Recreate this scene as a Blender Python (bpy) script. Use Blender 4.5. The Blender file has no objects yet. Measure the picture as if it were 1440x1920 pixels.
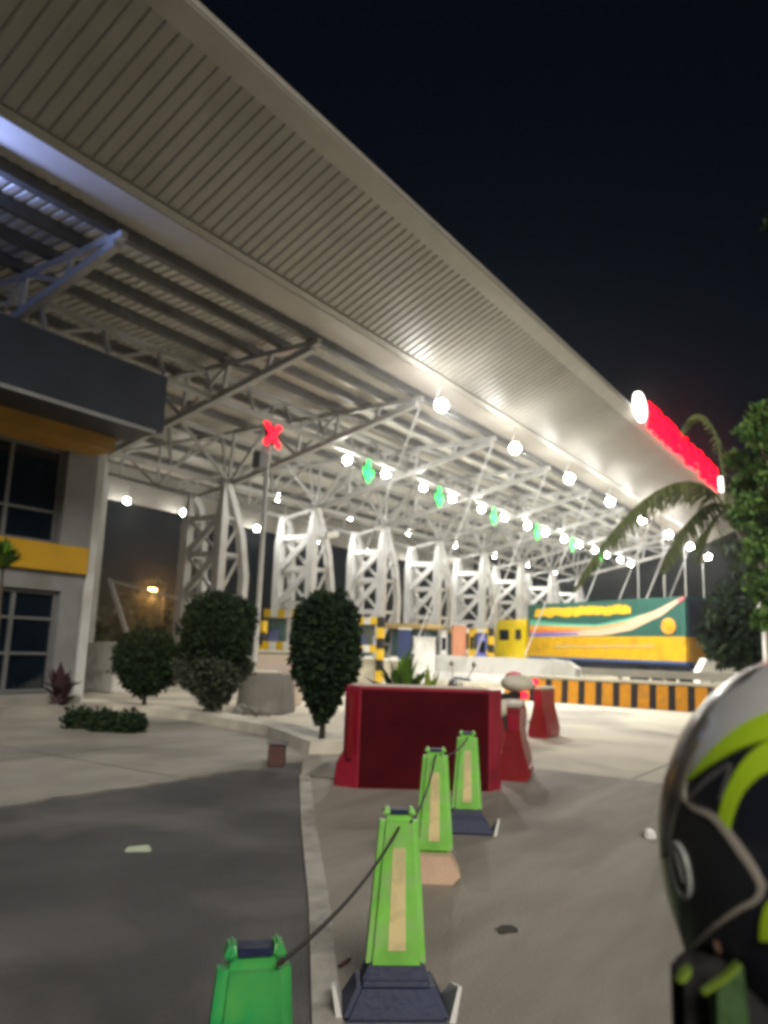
import bpy, bmesh, math, random
from mathutils import Vector, Matrix
R = math.radians
random.seed(7)
scene = bpy.context.scene
COL = scene.collection

# ------------------------------------------------------------------ frame
# world x runs along the toll canopy, y from the road into the plaza, z up
HEAD, PITCH, ROLL, F, EYE = R(34.33), R(10.1), R(1.9), 1443.0, 1.45
CAMROT = (Matrix.Rotation(HEAD - math.pi/2, 3, 'Z') @ Matrix.Rotation(math.pi/2 + PITCH, 3, 'X')
          @ Matrix.Rotation(ROLL, 3, 'Z'))
CAM = Vector((0, 0, EYE))
EX = Vector((math.sin(HEAD), -math.cos(HEAD), 0)); EY = Vector((math.cos(HEAD), math.sin(HEAD), 0))
FACE = HEAD - math.pi/2                      # z rotation that turns a thing's local x to the viewer's right
def ray(px, py): return CAMROT @ Vector(((px-720)/F, (960-py)/F, -1))
def G(px, py, z=0.0):                        # point of the horizontal plane z
    d = ray(px, py); return CAM + d*((z-EYE)/d.z)
def D(px, py, Y):                            # point at forward distance Y
    d = ray(px, py); return CAM + d*(Y/d.dot(EY))
def L(X, Y, z=0.0): return EX*X + EY*Y + Vector((0, 0, z))
def along_y(px, py, y):
    d = ray(px, py); return CAM + d*(y/d.y)
def along_x(px, py, x):
    d = ray(px, py); return CAM + d*(x/d.x)

# ------------------------------------------------------------------ materials
def mat(name, col, rough=.6, metal=0., vary=.15, scale=3., bump=0., bscale=40., emit=None, strength=0., col2=None,
        stretch=None, rot=0., coat=0., trans=0., detail=6, spec=None, dirt=None, dscale=.6):
    m = bpy.data.materials.new(name); m.use_nodes = True
    nt = m.node_tree; b = nt.nodes['Principled BSDF']
    b.inputs['Roughness'].default_value = rough; b.inputs['Metallic'].default_value = metal
    b.inputs['Coat Weight'].default_value = coat; b.inputs['Transmission Weight'].default_value = trans
    if spec is not None: b.inputs['Specular IOR Level'].default_value = spec
    c = Vector(col); lo = tuple(max(0, v*(1-vary)) for v in c); hi = tuple(min(1, v*(1+vary)) for v in (Vector(col2) if col2 else c))
    tc = nt.nodes.new('ShaderNodeTexCoord'); src = tc.outputs['Object']
    if stretch:
        mp = nt.nodes.new('ShaderNodeMapping'); mp.inputs['Scale'].default_value = stretch; mp.inputs['Rotation'].default_value = (0, 0, rot)
        nt.links.new(src, mp.inputs[0]); src = mp.outputs[0]
    n = nt.nodes.new('ShaderNodeTexNoise'); n.inputs['Scale'].default_value = scale; n.inputs['Detail'].default_value = detail
    nt.links.new(src, n.inputs['Vector'])
    r = nt.nodes.new('ShaderNodeValToRGB')
    r.color_ramp.elements[0].position = .3; r.color_ramp.elements[1].position = .7
    r.color_ramp.elements[0].color = (*lo, 1); r.color_ramp.elements[1].color = (*hi, 1)
    nt.links.new(n.outputs['Fac'], r.inputs[0]); out = r.outputs[0]
    if dirt:
        n3 = nt.nodes.new('ShaderNodeTexNoise'); n3.inputs['Scale'].default_value = dscale; n3.inputs['Detail'].default_value = 8
        n3.inputs['Distortion'].default_value = .6
        nt.links.new(src, n3.inputs['Vector'])
        r3 = nt.nodes.new('ShaderNodeValToRGB'); r3.color_ramp.elements[0].position = .48; r3.color_ramp.elements[1].position = .68
        nt.links.new(n3.outputs['Fac'], r3.inputs[0])
        mx = nt.nodes.new('ShaderNodeMix'); mx.data_type = 'RGBA'
        nt.links.new(r3.outputs[0], mx.inputs['Factor']); nt.links.new(out, mx.inputs[6]); mx.inputs[7].default_value = (*dirt, 1)
        out = mx.outputs[2]
    nt.links.new(out, b.inputs['Base Color'])
    if bump:
        n2 = nt.nodes.new('ShaderNodeTexNoise'); n2.inputs['Scale'].default_value = bscale; n2.inputs['Detail'].default_value = 5
        nt.links.new(tc.outputs['Object'], n2.inputs['Vector'])
        bp = nt.nodes.new('ShaderNodeBump'); bp.inputs['Strength'].default_value = bump; bp.inputs['Distance'].default_value = .02
        nt.links.new(n2.outputs['Fac'], bp.inputs['Height']); nt.links.new(bp.outputs[0], b.inputs['Normal'])
    if emit:
        b.inputs['Emission Color'].default_value = (*emit, 1); b.inputs['Emission Strength'].default_value = strength
    return m

def leaf_mat(name, a, b_, rough=.8):
    m = bpy.data.materials.new(name); m.use_nodes = True
    nt = m.node_tree; b = nt.nodes['Principled BSDF']; b.inputs['Roughness'].default_value = rough
    g = nt.nodes.new('ShaderNodeNewGeometry'); r = nt.nodes.new('ShaderNodeValToRGB')
    r.color_ramp.elements[0].color = (*a, 1); r.color_ramp.elements[1].color = (*b_, 1)
    nt.links.new(g.outputs['Random Per Island'], r.inputs[0]); nt.links.new(r.outputs[0], b.inputs['Base Color'])
    b.inputs['Specular IOR Level'].default_value = .2
    return m

M = dict(
    plaza=mat('plaza_concrete', (.50, .465, .375), .8, vary=.12, scale=.7, bump=.25, bscale=30, dirt=(.27, .25, .215), dscale=.35),
    road=mat('road_concrete', (.285, .26, .22), .75, vary=.2, scale=3, bump=.5, bscale=55, dirt=(.135, .123, .103), dscale=1.0, stretch=(.22, 1.0, 1), rot=math.pi/2-HEAD),
    asphalt=mat('asphalt', (.084, .084, .086), .8, vary=.25, scale=1.2, bump=.8, bscale=80, dirt=(.165, .158, .148), dscale=.8),
    pave=mat('pale_paving', (.31, .295, .255), .85, vary=.2, scale=1.1, bump=.4, bscale=30, dirt=(.20, .19, .165), dscale=.5),
    kerb=mat('kerb_concrete', (.62, .59, .49), .8, vary=.15, scale=2, bump=.4, bscale=25, dirt=(.46, .43, .36), dscale=1.4),
    line=mat('worn_white_paint', (.42, .40, .36), .7, vary=.2, scale=5, bump=.4, bscale=40, dirt=(.25, .235, .205), dscale=4),
    soffit=mat('painted_sheet', (.29, .28, .25), .45, vary=.06, scale=.8, dirt=(.225, .218, .195), dscale=.5),
    groove=mat('sheet_groove', (.23, .225, .20), .6, vary=.1),
    trim=mat('sheet_trim', (.31, .30, .265), .5, vary=.08, scale=2),
    strip=mat('soffit_strip', (.37, .35, .32), .5, vary=.06, scale=1.2),
    sheet=mat('roof_sheet_metal', (.56, .55, .50), .45, vary=.1, scale=.9),
    purlin=mat('dark_purlin', (.10, .102, .10), .5, vary=.2),
    steel=mat('white_painted_steel', (.56, .57, .57), .4, vary=.08, scale=2, dirt=(.47, .46, .43), dscale=1.2),
    truss=mat('grey_truss_steel', (.38, .385, .375), .45, vary=.1, scale=2),
    navy=mat('dark_parapet', (.022, .028, .042), .55, vary=.15, scale=1.5),  # dark paint, tinted bluer to stand for the blue glow on it
    wallw=mat('grey_white_plaster', (.23, .238, .24), .75, vary=.1, scale=1.5, bump=.2, dirt=(.19, .19, .18), dscale=1.1),
    yellow=mat('yellow_cladding', (.52, .30, .015), .5, vary=.08, scale=1.5),
    ochre=mat('ochre_cladding', (.36, .19, .03), .55, vary=.15, scale=1.2),
    glass=mat('dark_glass', (.006, .012, .020), .08, vary=.2),
    frame=mat('window_frame', (.16, .165, .17), .4, vary=.1),
    dark=mat('dark_metal', (.02, .02, .022), .5, vary=.2),
    lens=mat('lamp_lens', (.9, .9, .85), .4, emit=(1, .95, .84), strength=30),
    bluelens=mat('blue_lamp_lens', (.8, .85, 1), .4, emit=(.4, .5, 1), strength=10),
    lampbody=mat('lamp_housing', (.35, .35, .35), .4, metal=.3, vary=.1),
    red_led=mat('red_led', (.2, .0, .0), .5, emit=(1, .0, .012), strength=3.2),
    red_face=mat('red_letter_side', (.3, .0, .0), .5, emit=(1, .0, .012), strength=1.5),
    white_led=mat('white_led', (.8, .8, .8), .5, emit=(1, .96, .88), strength=2.6),
    green_led=mat('green_led', (.0, .2, .02), .5, emit=(.01, 1, .10), strength=3.0),
    post_green=mat('green_plastic', (.22, .60, .09), .5, vary=.2, scale=6, dirt=(.32, .52, .2), dscale=7, bump=.1, bscale=20),
    emerald=mat('emerald_plastic', (.03, .33, .09), .3, vary=.35, scale=7, dirt=(.10, .45, .10), dscale=5, bump=.15, bscale=15),
    shrubpale=leaf_mat('pale_shrub_leaf', (.03, .04, .025), (.075, .09, .06)),
    cream=mat('cream_reflective', (.78, .65, .33), .5, vary=.08, scale=6, dirt=(.58, .50, .26), dscale=9),
    pinkcream=mat('faded_cream_base', (.66, .46, .33), .7, vary=.1, scale=6, bump=.2),
    blue_base=mat('dark_blue_rubber', (.010, .018, .062), .6, vary=.2, scale=6, bump=.3),
    white=mat('white_paint', (.78, .78, .75), .5, vary=.06, scale=2, dirt=(.55, .54, .50), dscale=1.5),
    cream_white=mat('cream_white_concrete', (.62, .59, .49), .75, vary=.08, scale=1.5, bump=.2, dirt=(.46, .43, .35), dscale=1.2),
    grey_block=mat('grey_concrete_block', (.20, .19, .17), .85, vary=.15, scale=2.5, bump=.4, dirt=(.14, .13, .115), dscale=1.5),
    pinkbox=mat('pale_pink_panel', (.55, .45, .37), .7, vary=.08, scale=2),
    shaded_red=mat('red_front_shade', (.06, .004, .008), .9, spec=.08, vary=.2, scale=2.5, dirt=(.06, .006, .010), dscale=1.5),  # darker copy of the barrier red, with the front's shade in the colour
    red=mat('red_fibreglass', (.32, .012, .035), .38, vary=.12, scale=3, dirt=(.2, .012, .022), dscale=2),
    redplastic=mat('red_barrier_plastic', (.24, .012, .016), .42, vary=.15, scale=4, dirt=(.22, .05, .05), dscale=2.5),
    brick=mat('reddish_block', (.10, .045, .04), .8, vary=.2, scale=8),
    black=mat('black_paint', (.02, .018, .022), .55, vary=.25, scale=4),
    amber=mat('amber_paint', (.72, .31, .015), .55, vary=.1, scale=3, dirt=(.56, .26, .03), dscale=3),
    guardyellow=mat('guard_yellow', (.74, .48, .02), .55, vary=.1, scale=3),
    barrierwhite=mat('barrier_white', (.47, .475, .46), .7, vary=.08, scale=1.2, bump=.2, dirt=(.36, .355, .33), dscale=1.0),
    rail=mat('galvanised_rail', (.27, .27, .235), .5, vary=.12, scale=2),
    teal=mat('teal_sheet', (.018, .10, .08), .45, vary=.12, scale=2, stretch=(3, 3, .3)),
    tyellow=mat('truck_yellow', (.60, .35, .004), .45, vary=.08, scale=2, dirt=(.46, .27, .01), dscale=1.5),
    cabyellow=mat('cab_yellow', (.86, .66, .01), .35, vary=.05, scale=2, coat=.3),
    tcream=mat('swoosh_cream', (.60, .47, .33), .5, vary=.06), tmint=mat('swoosh_mint', (.10, .45, .32), .5, vary=.05),
    torange=mat('swoosh_orange', (.75, .33, .03), .5, vary=.05), tred=mat('swoosh_red', (.65, .14, .09), .5, vary=.05),
    tblue=mat('swoosh_blue', (.13, .14, .50), .5, vary=.05), lettering=mat('lettering_yellow', (.72, .48, .015), .5, vary=.06),
    faint=mat('faint_lettering', (.50, .34, .10), .5, vary=.1), chassis=mat('truck_chassis', (.02, .03, .06), .6, vary=.2),
    bluestripe=mat('truck_blue_rail', (.025, .07, .22), .5, vary=.1), pink=mat('pink_tip', (.7, .15, .17), .5, vary=.05),
    tyre=mat('tyre_rubber', (.018, .018, .018), .8, vary=.2), rim=mat('wheel_rim', (.25, .25, .25), .4, metal=.6),
    darkbark=mat('dark_bark', (.03, .026, .02), .9, vary=.3, scale=8),
    bark=mat('bark', (.09, .07, .05), .9, vary=.3, scale=6, bump=.8, bscale=15), pbark=mat('palm_bark', (.11, .095, .075), .9, vary=.3, scale=5, bump=.8),
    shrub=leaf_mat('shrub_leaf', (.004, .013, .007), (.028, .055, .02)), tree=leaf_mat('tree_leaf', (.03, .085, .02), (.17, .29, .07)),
    darktree=leaf_mat('dark_leaf', (.008, .018, .009), (.024, .042, .018)), frond=leaf_mat('palm_leaf', (.07, .10, .03), (.17, .20, .075)),
    croton=leaf_mat('bright_leaf', (.02, .06, .015), (.13, .24, .03)), lime=leaf_mat('lime_leaf', (.2, .3, .03), (.36, .42, .05)),
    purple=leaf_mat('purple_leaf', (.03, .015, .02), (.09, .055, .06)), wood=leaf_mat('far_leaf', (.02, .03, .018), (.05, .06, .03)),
    rope=mat('dark_rope', (.035, .028, .024), .8, vary=.2, scale=30),
    helm=mat('helmet_black_gloss', (.012, .014, .022), .28, vary=.2, coat=.3), silver=mat('helmet_silver', (.58, .59, .59), .3, metal=.15, vary=.08, coat=.4),
    neon=mat('neon_green', (.40, .62, .02), .4, vary=.06, scale=8, coat=.3), jacket_lime=mat('jacket_lime_cloth', (.17, .27, .02), .8, vary=.2, scale=20), seam=mat('pale_gasket', (.38, .35, .30), .45, vary=.12),
    helmgrey=mat('helmet_grey', (.10, .10, .105), .4, vary=.1), emblem=mat('emblem_silver', (.40, .41, .40), .35, vary=.05),
    chin=mat('helmet_chin_matte', (.013, .015, .019), .42, vary=.2),
    skin=mat('skin', (.24, .14, .105), .5, vary=.08, scale=10), jacket=mat('green_jacket', (.035, .085, .02), .8, vary=.2, scale=12, bump=.4, bscale=60),
    blackcloth=mat('black_cloth', (.012, .012, .013), .9, vary=.2, scale=12, bump=.4, bscale=60),
    boothblue=mat('booth_blue_panel', (.03, .045, .13), .4, vary=.1), boothglass=mat('booth_glass', (.05, .085, .09), .12, vary=.2),
    tan=mat('tan_fascia', (.42, .30, .12), .6, vary=.12, scale=3), salmon=mat('salmon_panel', (.62, .28, .16), .6, vary=.08),
    aqua=mat('aqua_panel', (.22, .42, .36), .5, vary=.08),
    taillight=mat('red_tail_lamp', (.4, .0, .0), .3, emit=(1, .01, .03), strength=3),
    sodium=mat('sodium_lens', (.9, .6, .2), .4, emit=(1, .55, .16), strength=60),
    joint=mat('paving_joint', (.13, .12, .10), .9, vary=.2),
    soil=mat('soil', (.06, .05, .038), .95, vary=.3, scale=5, bump=.8), litter=mat('pale_litter', (.40, .46, .34), .7, vary=.1),
    barkdark=mat('dark_soil_stain', (.05, .045, .035), .9),
)
vis = bpy.data.materials.new('clear_visor'); vis.use_nodes = True
_n = vis.node_tree; _b = _n.nodes['Principled BSDF']; _t = _n.nodes.new('ShaderNodeBsdfTransparent'); _x = _n.nodes.new('ShaderNodeMixShader')
_b.inputs['Base Color'].default_value = (.30, .29, .26, 1); _b.inputs['Roughness'].default_value = .15
_t.inputs[0].default_value = (.85, .84, .8, 1); _x.inputs[0].default_value = .42
_n.links.new(_t.outputs[0], _x.inputs[1]); _n.links.new(_b.outputs[0], _x.inputs[2]); _n.links.new(_x.outputs[0], _n.nodes['Material Output'].inputs[0])
M['visor'] = vis

# ------------------------------------------------------------------ mesh builder
class MB:
    def __init__(s): s.bm = bmesh.new(); s.mi = 0
    def face(s, pts):
        f = s.bm.faces.new([s.bm.verts.new(p) for p in pts]); f.material_index = s.mi; return f
    def hexa(s, q, bevel=0):                 # q: 8 corners, bottom ring then top ring
        v = [s.bm.verts.new(p) for p in q]
        fs = [s.bm.faces.new([v[i] for i in t]) for t in ((3, 2, 1, 0), (4, 5, 6, 7), (0, 1, 5, 4), (1, 2, 6, 5), (2, 3, 7, 6), (3, 0, 4, 7))]
        for f in fs: f.material_index = s.mi
        if bevel:
            es = list({e for f in fs for e in f.edges})
            r = bmesh.ops.bevel(s.bm, geom=es, offset=bevel, segments=2, affect='EDGES', clamp_overlap=True)
            for f in r['faces']: f.material_index = s.mi
        return s
    def box(s, x0, x1, y0, y1, z0, z1, bevel=0):
        return s.hexa([(x0, y0, z0), (x1, y0, z0), (x1, y1, z0), (x0, y1, z0), (x0, y0, z1), (x1, y0, z1), (x1, y1, z1), (x0, y1, z1)], bevel)
    def taper(s, cx, cy, z0, z1, w0, d0, w1, d1, bevel=0):
        a, b, c, e = w0/2, d0/2, w1/2, d1/2
        return s.hexa([(cx-a, cy-b, z0), (cx+a, cy-b, z0), (cx+a, cy+b, z0), (cx-a, cy+b, z0),
                       (cx-c, cy-e, z1), (cx+c, cy-e, z1), (cx+c, cy+e, z1), (cx-c, cy+e, z1)], bevel)
    def bar(s, p0, p1, w, h=None, up=(0, 0, 1), w1=None):
        p0, p1 = Vector(p0), Vector(p1); h = h or w; d = (p1-p0).normalized(); u = Vector(up)
        if abs(d.dot(u)) > .98: u = Vector((1, 0, 0))
        sd = d.cross(u).normalized(); u = sd.cross(d); k = (w1/w) if w1 else 1
        c = lambda p, f: [p-sd*w/2*f-u*h/2*f, p+sd*w/2*f-u*h/2*f, p+sd*w/2*f+u*h/2*f, p-sd*w/2*f+u*h/2*f]
        return s.hexa(c(p0, 1)+c(p1, k))
    def tube(s, p0, p1, r0, r1=None, n=10, caps=True):
        return s.path([p0, p1], [r0, r0 if r1 is None else r1], n, caps)
    def path(s, pts, rs, n=8, caps=True):
        pts = [Vector(p) for p in pts]
        if not isinstance(rs, (list, tuple)): rs = [rs]*len(pts)
        rings = []; ref = None
        for i, p in enumerate(pts):
            d = (pts[min(i+1, len(pts)-1)]-pts[max(i-1, 0)]).normalized()
            if ref is None: ref = Vector((0, 0, 1)) if abs(d.z) < .9 else Vector((1, 0, 0))
            a = d.cross(ref).normalized(); b = a.cross(d).normalized(); ref = b
            rings.append([s.bm.verts.new(p+(a*math.cos(2*math.pi*k/n)+b*math.sin(2*math.pi*k/n))*rs[i]) for k in range(n)])
        for a, b in zip(rings, rings[1:]):
            for k in range(n):
                f = s.bm.faces.new((a[k], a[(k+1) % n], b[(k+1) % n], b[k])); f.material_index = s.mi
        if caps:
            for q in (rings[0][::-1], rings[-1]):
                f = s.bm.faces.new(q); f.material_index = s.mi
        return s
    def prism(s, prof, e0, e1):              # prof: list of points, extruded by the vectors e0 .. e1
        a = [s.bm.verts.new(Vector(p)+Vector(e0)) for p in prof]; b = [s.bm.verts.new(Vector(p)+Vector(e1)) for p in prof]; n = len(a)
        for q in (a[::-1], b): s.bm.faces.new(q).material_index = s.mi
        for k in range(n): s.bm.faces.new((a[k], a[(k+1) % n], b[(k+1) % n], b[k])).material_index = s.mi
        return s
    def lathe(s, prof, n=20, c=(0, 0, 0), axis='z'):
        rings = []
        for r, h in prof:
            ring = []
            for k in range(n):
                a = 2*math.pi*k/n; x, y = r*math.cos(a), r*math.sin(a)
                p = (x, y, h) if axis == 'z' else ((x, h, y) if axis == 'y' else (h, x, y))
                ring.append(s.bm.verts.new(Vector(p)+Vector(c)))
            rings.append(ring)
        for a, b in zip(rings, rings[1:]):
            for k in range(n): s.bm.faces.new((a[k], a[(k+1) % n], b[(k+1) % n], b[k])).material_index = s.mi
        for q in (rings[0][::-1], rings[-1]): s.bm.faces.new(q).material_index = s.mi
        return s
    def sphere(s, c, r, sx=1, sy=1, sz=1, seg=16):
        m = Matrix.Translation(c) @ Matrix.Diagonal((r*sx, r*sy, r*sz, 1))
        q = bmesh.ops.create_uvsphere(s.bm, u_segments=seg, v_segments=max(6, seg//2), radius=1, matrix=m)
        for v in q['verts']:
            for f in v.link_faces: f.material_index = s.mi
        return s
    def grid(s, rows, thick=0):
        vs = [[s.bm.verts.new(p) for p in r] for r in rows]
        for a, b in zip(vs, vs[1:]):
            for k in range(len(a)-1): s.bm.faces.new((a[k], a[k+1], b[k+1], b[k])).material_index = s.mi
        return s
    def build(s, name, m, parent=None, smooth=None, normals=True, loc=None):
        if normals: bmesh.ops.recalc_face_normals(s.bm, faces=s.bm.faces[:])
        me = bpy.data.meshes.new(name); s.bm.to_mesh(me); s.bm.free()
        for x in (m if isinstance(m, (list, tuple)) else [m]): me.materials.append(M[x] if isinstance(x, str) else x)
        if smooth:
            me.polygons.foreach_set('use_smooth', [True]*len(me.polygons)); me.set_sharp_from_angle(angle=R(smooth))
        o = bpy.data.objects.new(name, me); COL.objects.link(o)
        if parent: o.parent = parent
        if loc: o.location = loc
        return o

def tag(o, label=None, cat=None, group=None, kind=None):
    if label: o['label'] = label
    if cat: o['category'] = cat
    if group: o['group'] = group
    if kind: o['kind'] = kind
    return o
def thing(name, label, cat, loc=(0, 0, 0), rz=0., group=None):
    o = bpy.data.objects.new(name, None); COL.objects.link(o); o.empty_display_size = .2
    o.location = loc; o.rotation_euler = (0, 0, rz); return tag(o, label, cat, group)
def copy_tree(o, parent=None):
    c = o.copy(); COL.objects.link(c)
    if parent: c.parent = parent
    for ch in [x for x in bpy.data.objects if x.parent == o]: copy_tree(ch, c)
    return c
def dup(o, loc, label, rz=None):
    c = copy_tree(o); c.location = loc; c['label'] = label
    if rz is not None: c.rotation_euler = (0, 0, rz)
    return c
ORD = ['first', 'second', 'third', 'fourth', 'fifth', 'sixth', 'seventh', 'eighth', 'ninth']

# ------------------------------------------------------------------ ground
def sheet(name, pts, z, m, joints=(), jm='joint', cracks=()):
    b = MB(); b.face([(x, y, z) for x, y in pts]); b.mi = 1
    for x0, x1, y0, y1 in joints: b.face([(x0, y0, z+.004), (x1, y0, z+.004), (x1, y1, z+.004), (x0, y1, z+.004)])
    for k_, (p_, ang, n_, w_) in enumerate(cracks):
        rc = random.Random(100+k_); q = Vector((*p_, z+.004)); a_ = ang; L_, R_ = [], []
        for i in range(n_):
            sd = Vector((-math.sin(a_), math.cos(a_), 0))*w_*rc.uniform(.3, 1); L_.append(q+sd); R_.append(q-sd)
            a_ = ang+rc.gauss(0, .5); q = q+Vector((math.cos(a_), math.sin(a_), 0))*rc.uniform(.08, .22)
        b.grid([L_, R_])
    o = b.build(name, [m, jm], normals=False)
    return tag(o, kind='structure')
sheet('ground', [(-260, -260), (420, -260), (420, 420), (-260, 420)], 0, 'plaza', [(x_, x_+.025, -20, 11) for x_ in (13.5, 17.2, 20.9)] + [(9.8, 23, y_, y_+.025) for y_ in (-5.2, -1.2, 2.9)])
ln = [(6.94, 5.74), (5.2, 4.2), (3.71, 2.89), (2.65, 2.0), (0, -.25), (-4, -3.6), (-30, -25)]
sheet('road', [(9.72, -40), (9.72, 5.2), (8.3, 6.4), (7.0, 5.8)] + ln[1:] + [(-30, -40)], .004, 'road')
rj = random.Random(5)
seam_pts = [(7.9-.18*i, 6.56+rj.gauss(0, .035)) for i in range(75)]
sheet('asphalt_road', seam_pts + [(-30, 6.5)] + ln[::-1], .004, 'asphalt')
sheet('pavement', [(-30, 6.52)] + [(x_, y_+.03) for x_, y_ in seam_pts[::-1]] + [(8.6, 6.8), (9.7, 8.3), (10.4, 11.4), (10.4, 15.2), (-30, 15.2)], .008, 'pave', [(x_, x_+.022, 6.7, 13.8) for x_ in (-1.5, 1.0, 3.5, 6.0)] + [(-10, 10, y_, y_+.022) for y_ in (9.0, 11.5)])
def strip_along(name, pts, w, h, m, z0=0.0, label=None, cat=None):
    b = MB(); P = [Vector((x, y, 0)) for x, y in pts]; sides = []
    for i, p in enumerate(P):
        d = (P[min(i+1, len(P)-1)]-P[max(i-1, 0)]).normalized(); n = Vector((-d.y, d.x, 0))
        sides.append([p+n*w/2+Vector((0, 0, z0)), p-n*w/2+Vector((0, 0, z0)), p-n*w/2*.9+Vector((0, 0, z0+h)), p+n*w/2*.9+Vector((0, 0, z0+h))])
    vs = [[b.bm.verts.new(q) for q in r] for r in sides]
    for a, c in zip(vs, vs[1:]):
        for k in range(4): b.bm.faces.new((a[k], a[(k+1) % 4], c[(k+1) % 4], c[k]))
    b.bm.faces.new(vs[0]); b.bm.faces.new(vs[-1][::-1])
    o = b.build(name, m); return tag(o, label, cat) if cat else tag(o, kind='structure')
strip_along('road_edge_line', [(7.25, 5.25), (7.05, 5.78)] + ln[1:], .13, .022, 'line', .004)
strip_along('kerb', [(10.6, 15.0), (10.68, 11.4), (9.9, 8.6), (8.75, 6.75)], .62, .17, 'kerb')

# ------------------------------------------------------------------ toll canopy
X0, X1 = -7.0, 57.6
T = lambda k: 20.0 + 5.25*k
canopy = thing('toll_canopy', 'wide flat toll plaza roof with a ribbed beige slanted front edge', 'canopy', (0, 0, 0))
LO, UP = Vector((0, 11.4, 9.65)), Vector((0, 8.4, 11.04))
def on_soffit(f, x, off=0.0):
    p = LO.lerp(UP, f); nrm = Vector((0, -(UP-LO).z, (UP-LO).y)).normalized()   # upward/inward
    return Vector((x, p.y, p.z)) - nrm*off
b = MB(); x = X0; rows = []
while x < X1:
    for dx, off, mi in ((0, 0, 0), (.20, 0, 0), (.215, -.022, 1), (.262, -.022, 1), (.277, 0, 0)):
        rows.append((x+dx, off, mi))
    x += .277
prev = None
for xx, off, mi in rows:
    cur = [b.bm.verts.new(on_soffit(f, xx, off)) for f in (.05, .87)]
    if prev:
        f = b.bm.faces.new((prev[0][0], cur[0], cur[1], prev[0][1])); f.material_index = 1 if (prev[1] == 1 or mi == 1) else 0
    prev = (cur, mi)
b.build('ribbed_soffit', ['soffit', 'groove'], canopy, normals=False)
b = MB()
for f0, f1 in ((0, .05), (.87, 1.0)):
    b.hexa([on_soffit(f0, X0, -.06), on_soffit(f0, X1, -.06), on_soffit(f1, X1, -.06), on_soffit(f1, X0, -.06),
            on_soffit(f0, X0, .012), on_soffit(f0, X1, .012), on_soffit(f1, X1, .012), on_soffit(f1, X0, .012)])
b.build('edge_trim', 'trim', canopy)
b = MB().box(X0, X1, 11.42, 12.35, 9.60, 9.645); b.build('edge_strip', 'strip', canopy)
b = MB(); prev = None; x = X0                 # ribbed roof sheet seen from below
while x < X1:
    for dx, z in ((0, 9.66), (.14, 9.66), (.165, 9.70), (.225, 9.70), (.25, 9.66)):
        cur = [b.bm.verts.new((x+dx, y, z)) for y in (12.36, 30.2)]
        if prev: b.bm.faces.new((prev[0], cur[0], cur[1], prev[1]))
        prev = cur
    x += .25
b.build('roof_sheet', 'sheet', canopy, normals=False)
b = MB(); b.prism([(0, 8.38, 11.06), (0, 11.0, 9.86), (0, 12.3, 9.82), (0, 30.3, 9.82), (0, 30.3, 9.9), (0, 12.0, 9.95), (0, 8.5, 11.2), (0, 8.38, 11.18)], (X0, 0, 0), (X1, 0, 0))
b.build('roof_cover', 'trim', canopy)
b = MB().prism([(0, 8.4, 11.0), (0, 11.35, 9.64), (0, 30.2, 9.60), (0, 30.2, 9.82), (0, 11.0, 9.85)], (X1+.003, 0, 0), (X1+.06, 0, 0)); b.build('end_panel', 'trim', canopy)
b = MB().hexa([(X0, 29.9, 7.8), (X1, 29.9, 7.8), (X1, 29.98, 7.8), (X0, 29.98, 7.8), (X0, 30.22, 9.6), (X1, 30.22, 9.6), (X1, 30.3, 9.6), (X0, 30.3, 9.6)])
b.build('rear_fascia', 'soffit', canopy)
for y in (12.48, 13.54, 14.6, 15.7, 17.8, 20.0, 22.4, 25, 27.5):
    b = MB().box(X0, X1, y, y+(.2 if y < 13 else .14), 9.40, 9.655); b.build('purlin', 'purlin', canopy)
def lerp3(a, c, t): return Vector(a).lerp(Vector(c), t)
def web(b, top0, top1, bot0, bot1, n, w):
    for i in range(n+1):
        t = i/n
        if 0 < i: b.bar(lerp3(bot0, bot1, t), lerp3(top0, top1, t), w*.8)
        if i < n: b.bar(lerp3(bot0, bot1, t if i % 2 else (i+1)/n), lerp3(top0, top1, (i+1)/n if i % 2 else t), w*.8)
for k in range(-3, 8):
    tx = {-2: 8.6, -3: 3.4}.get(k, T(k)); b = MB()
    a0, a1, c0, c1 = (tx, 12.3, 9.34), (tx, 20.6, 9.34), (tx, 12.5, 9.2), (tx, 20.75, 7.28)
    b.bar(a0, a1, .15); b.bar(c0, c1, .18); web(b, a0, a1, c0, c1, 5, .12)
    a2, c2, c3 = (tx, 29.6, 9.34), (tx, 22.4, 7.0), (tx, 29.6, 8.9)
    b.bar(a1, a2, .12); b.bar(c1, c2, .14); b.bar(c2, c3, .14); web(b, (tx, 22.4, 9.3), a2, c2, c3, 3, .1)
    b.build('bracket_truss', 'truss', canopy)
for yy, zb, nper in ((16.2, 8.42, 3), (20.9, 7.38, 2)):
    b = MB(); zt = 9.3; xs = [4.0 + 5.25*i for i in range(-1, 11)]
    b.bar((X0+1, yy, zb), (X1-.3, yy, zb), .17); b.bar((X0+1, yy+.35, zt), (X1-.3, yy+.35, zt), .15)
    st = 5.25/nper; x = 20.0 - 5.25*4
    while x < X1-2:
        b.bar((x, yy, zb), (x, yy+.35, zt), .09); b.bar((x, yy, zb), (x+st, yy+.35, zt), .09)
        x += st
    b.build('long_girder', 'truss', canopy)
for k in range(-1, 8):                        # small diagonal ties from towers out to the girder
    b = MB(); tx = T(k)
    for sx in (-1, 1): b.bar((tx, 20.6, 7.3), (tx+sx*2.6, 20.9, 9.3), .10)
    b.build('diagonal_tie', 'truss', canopy)
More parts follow.
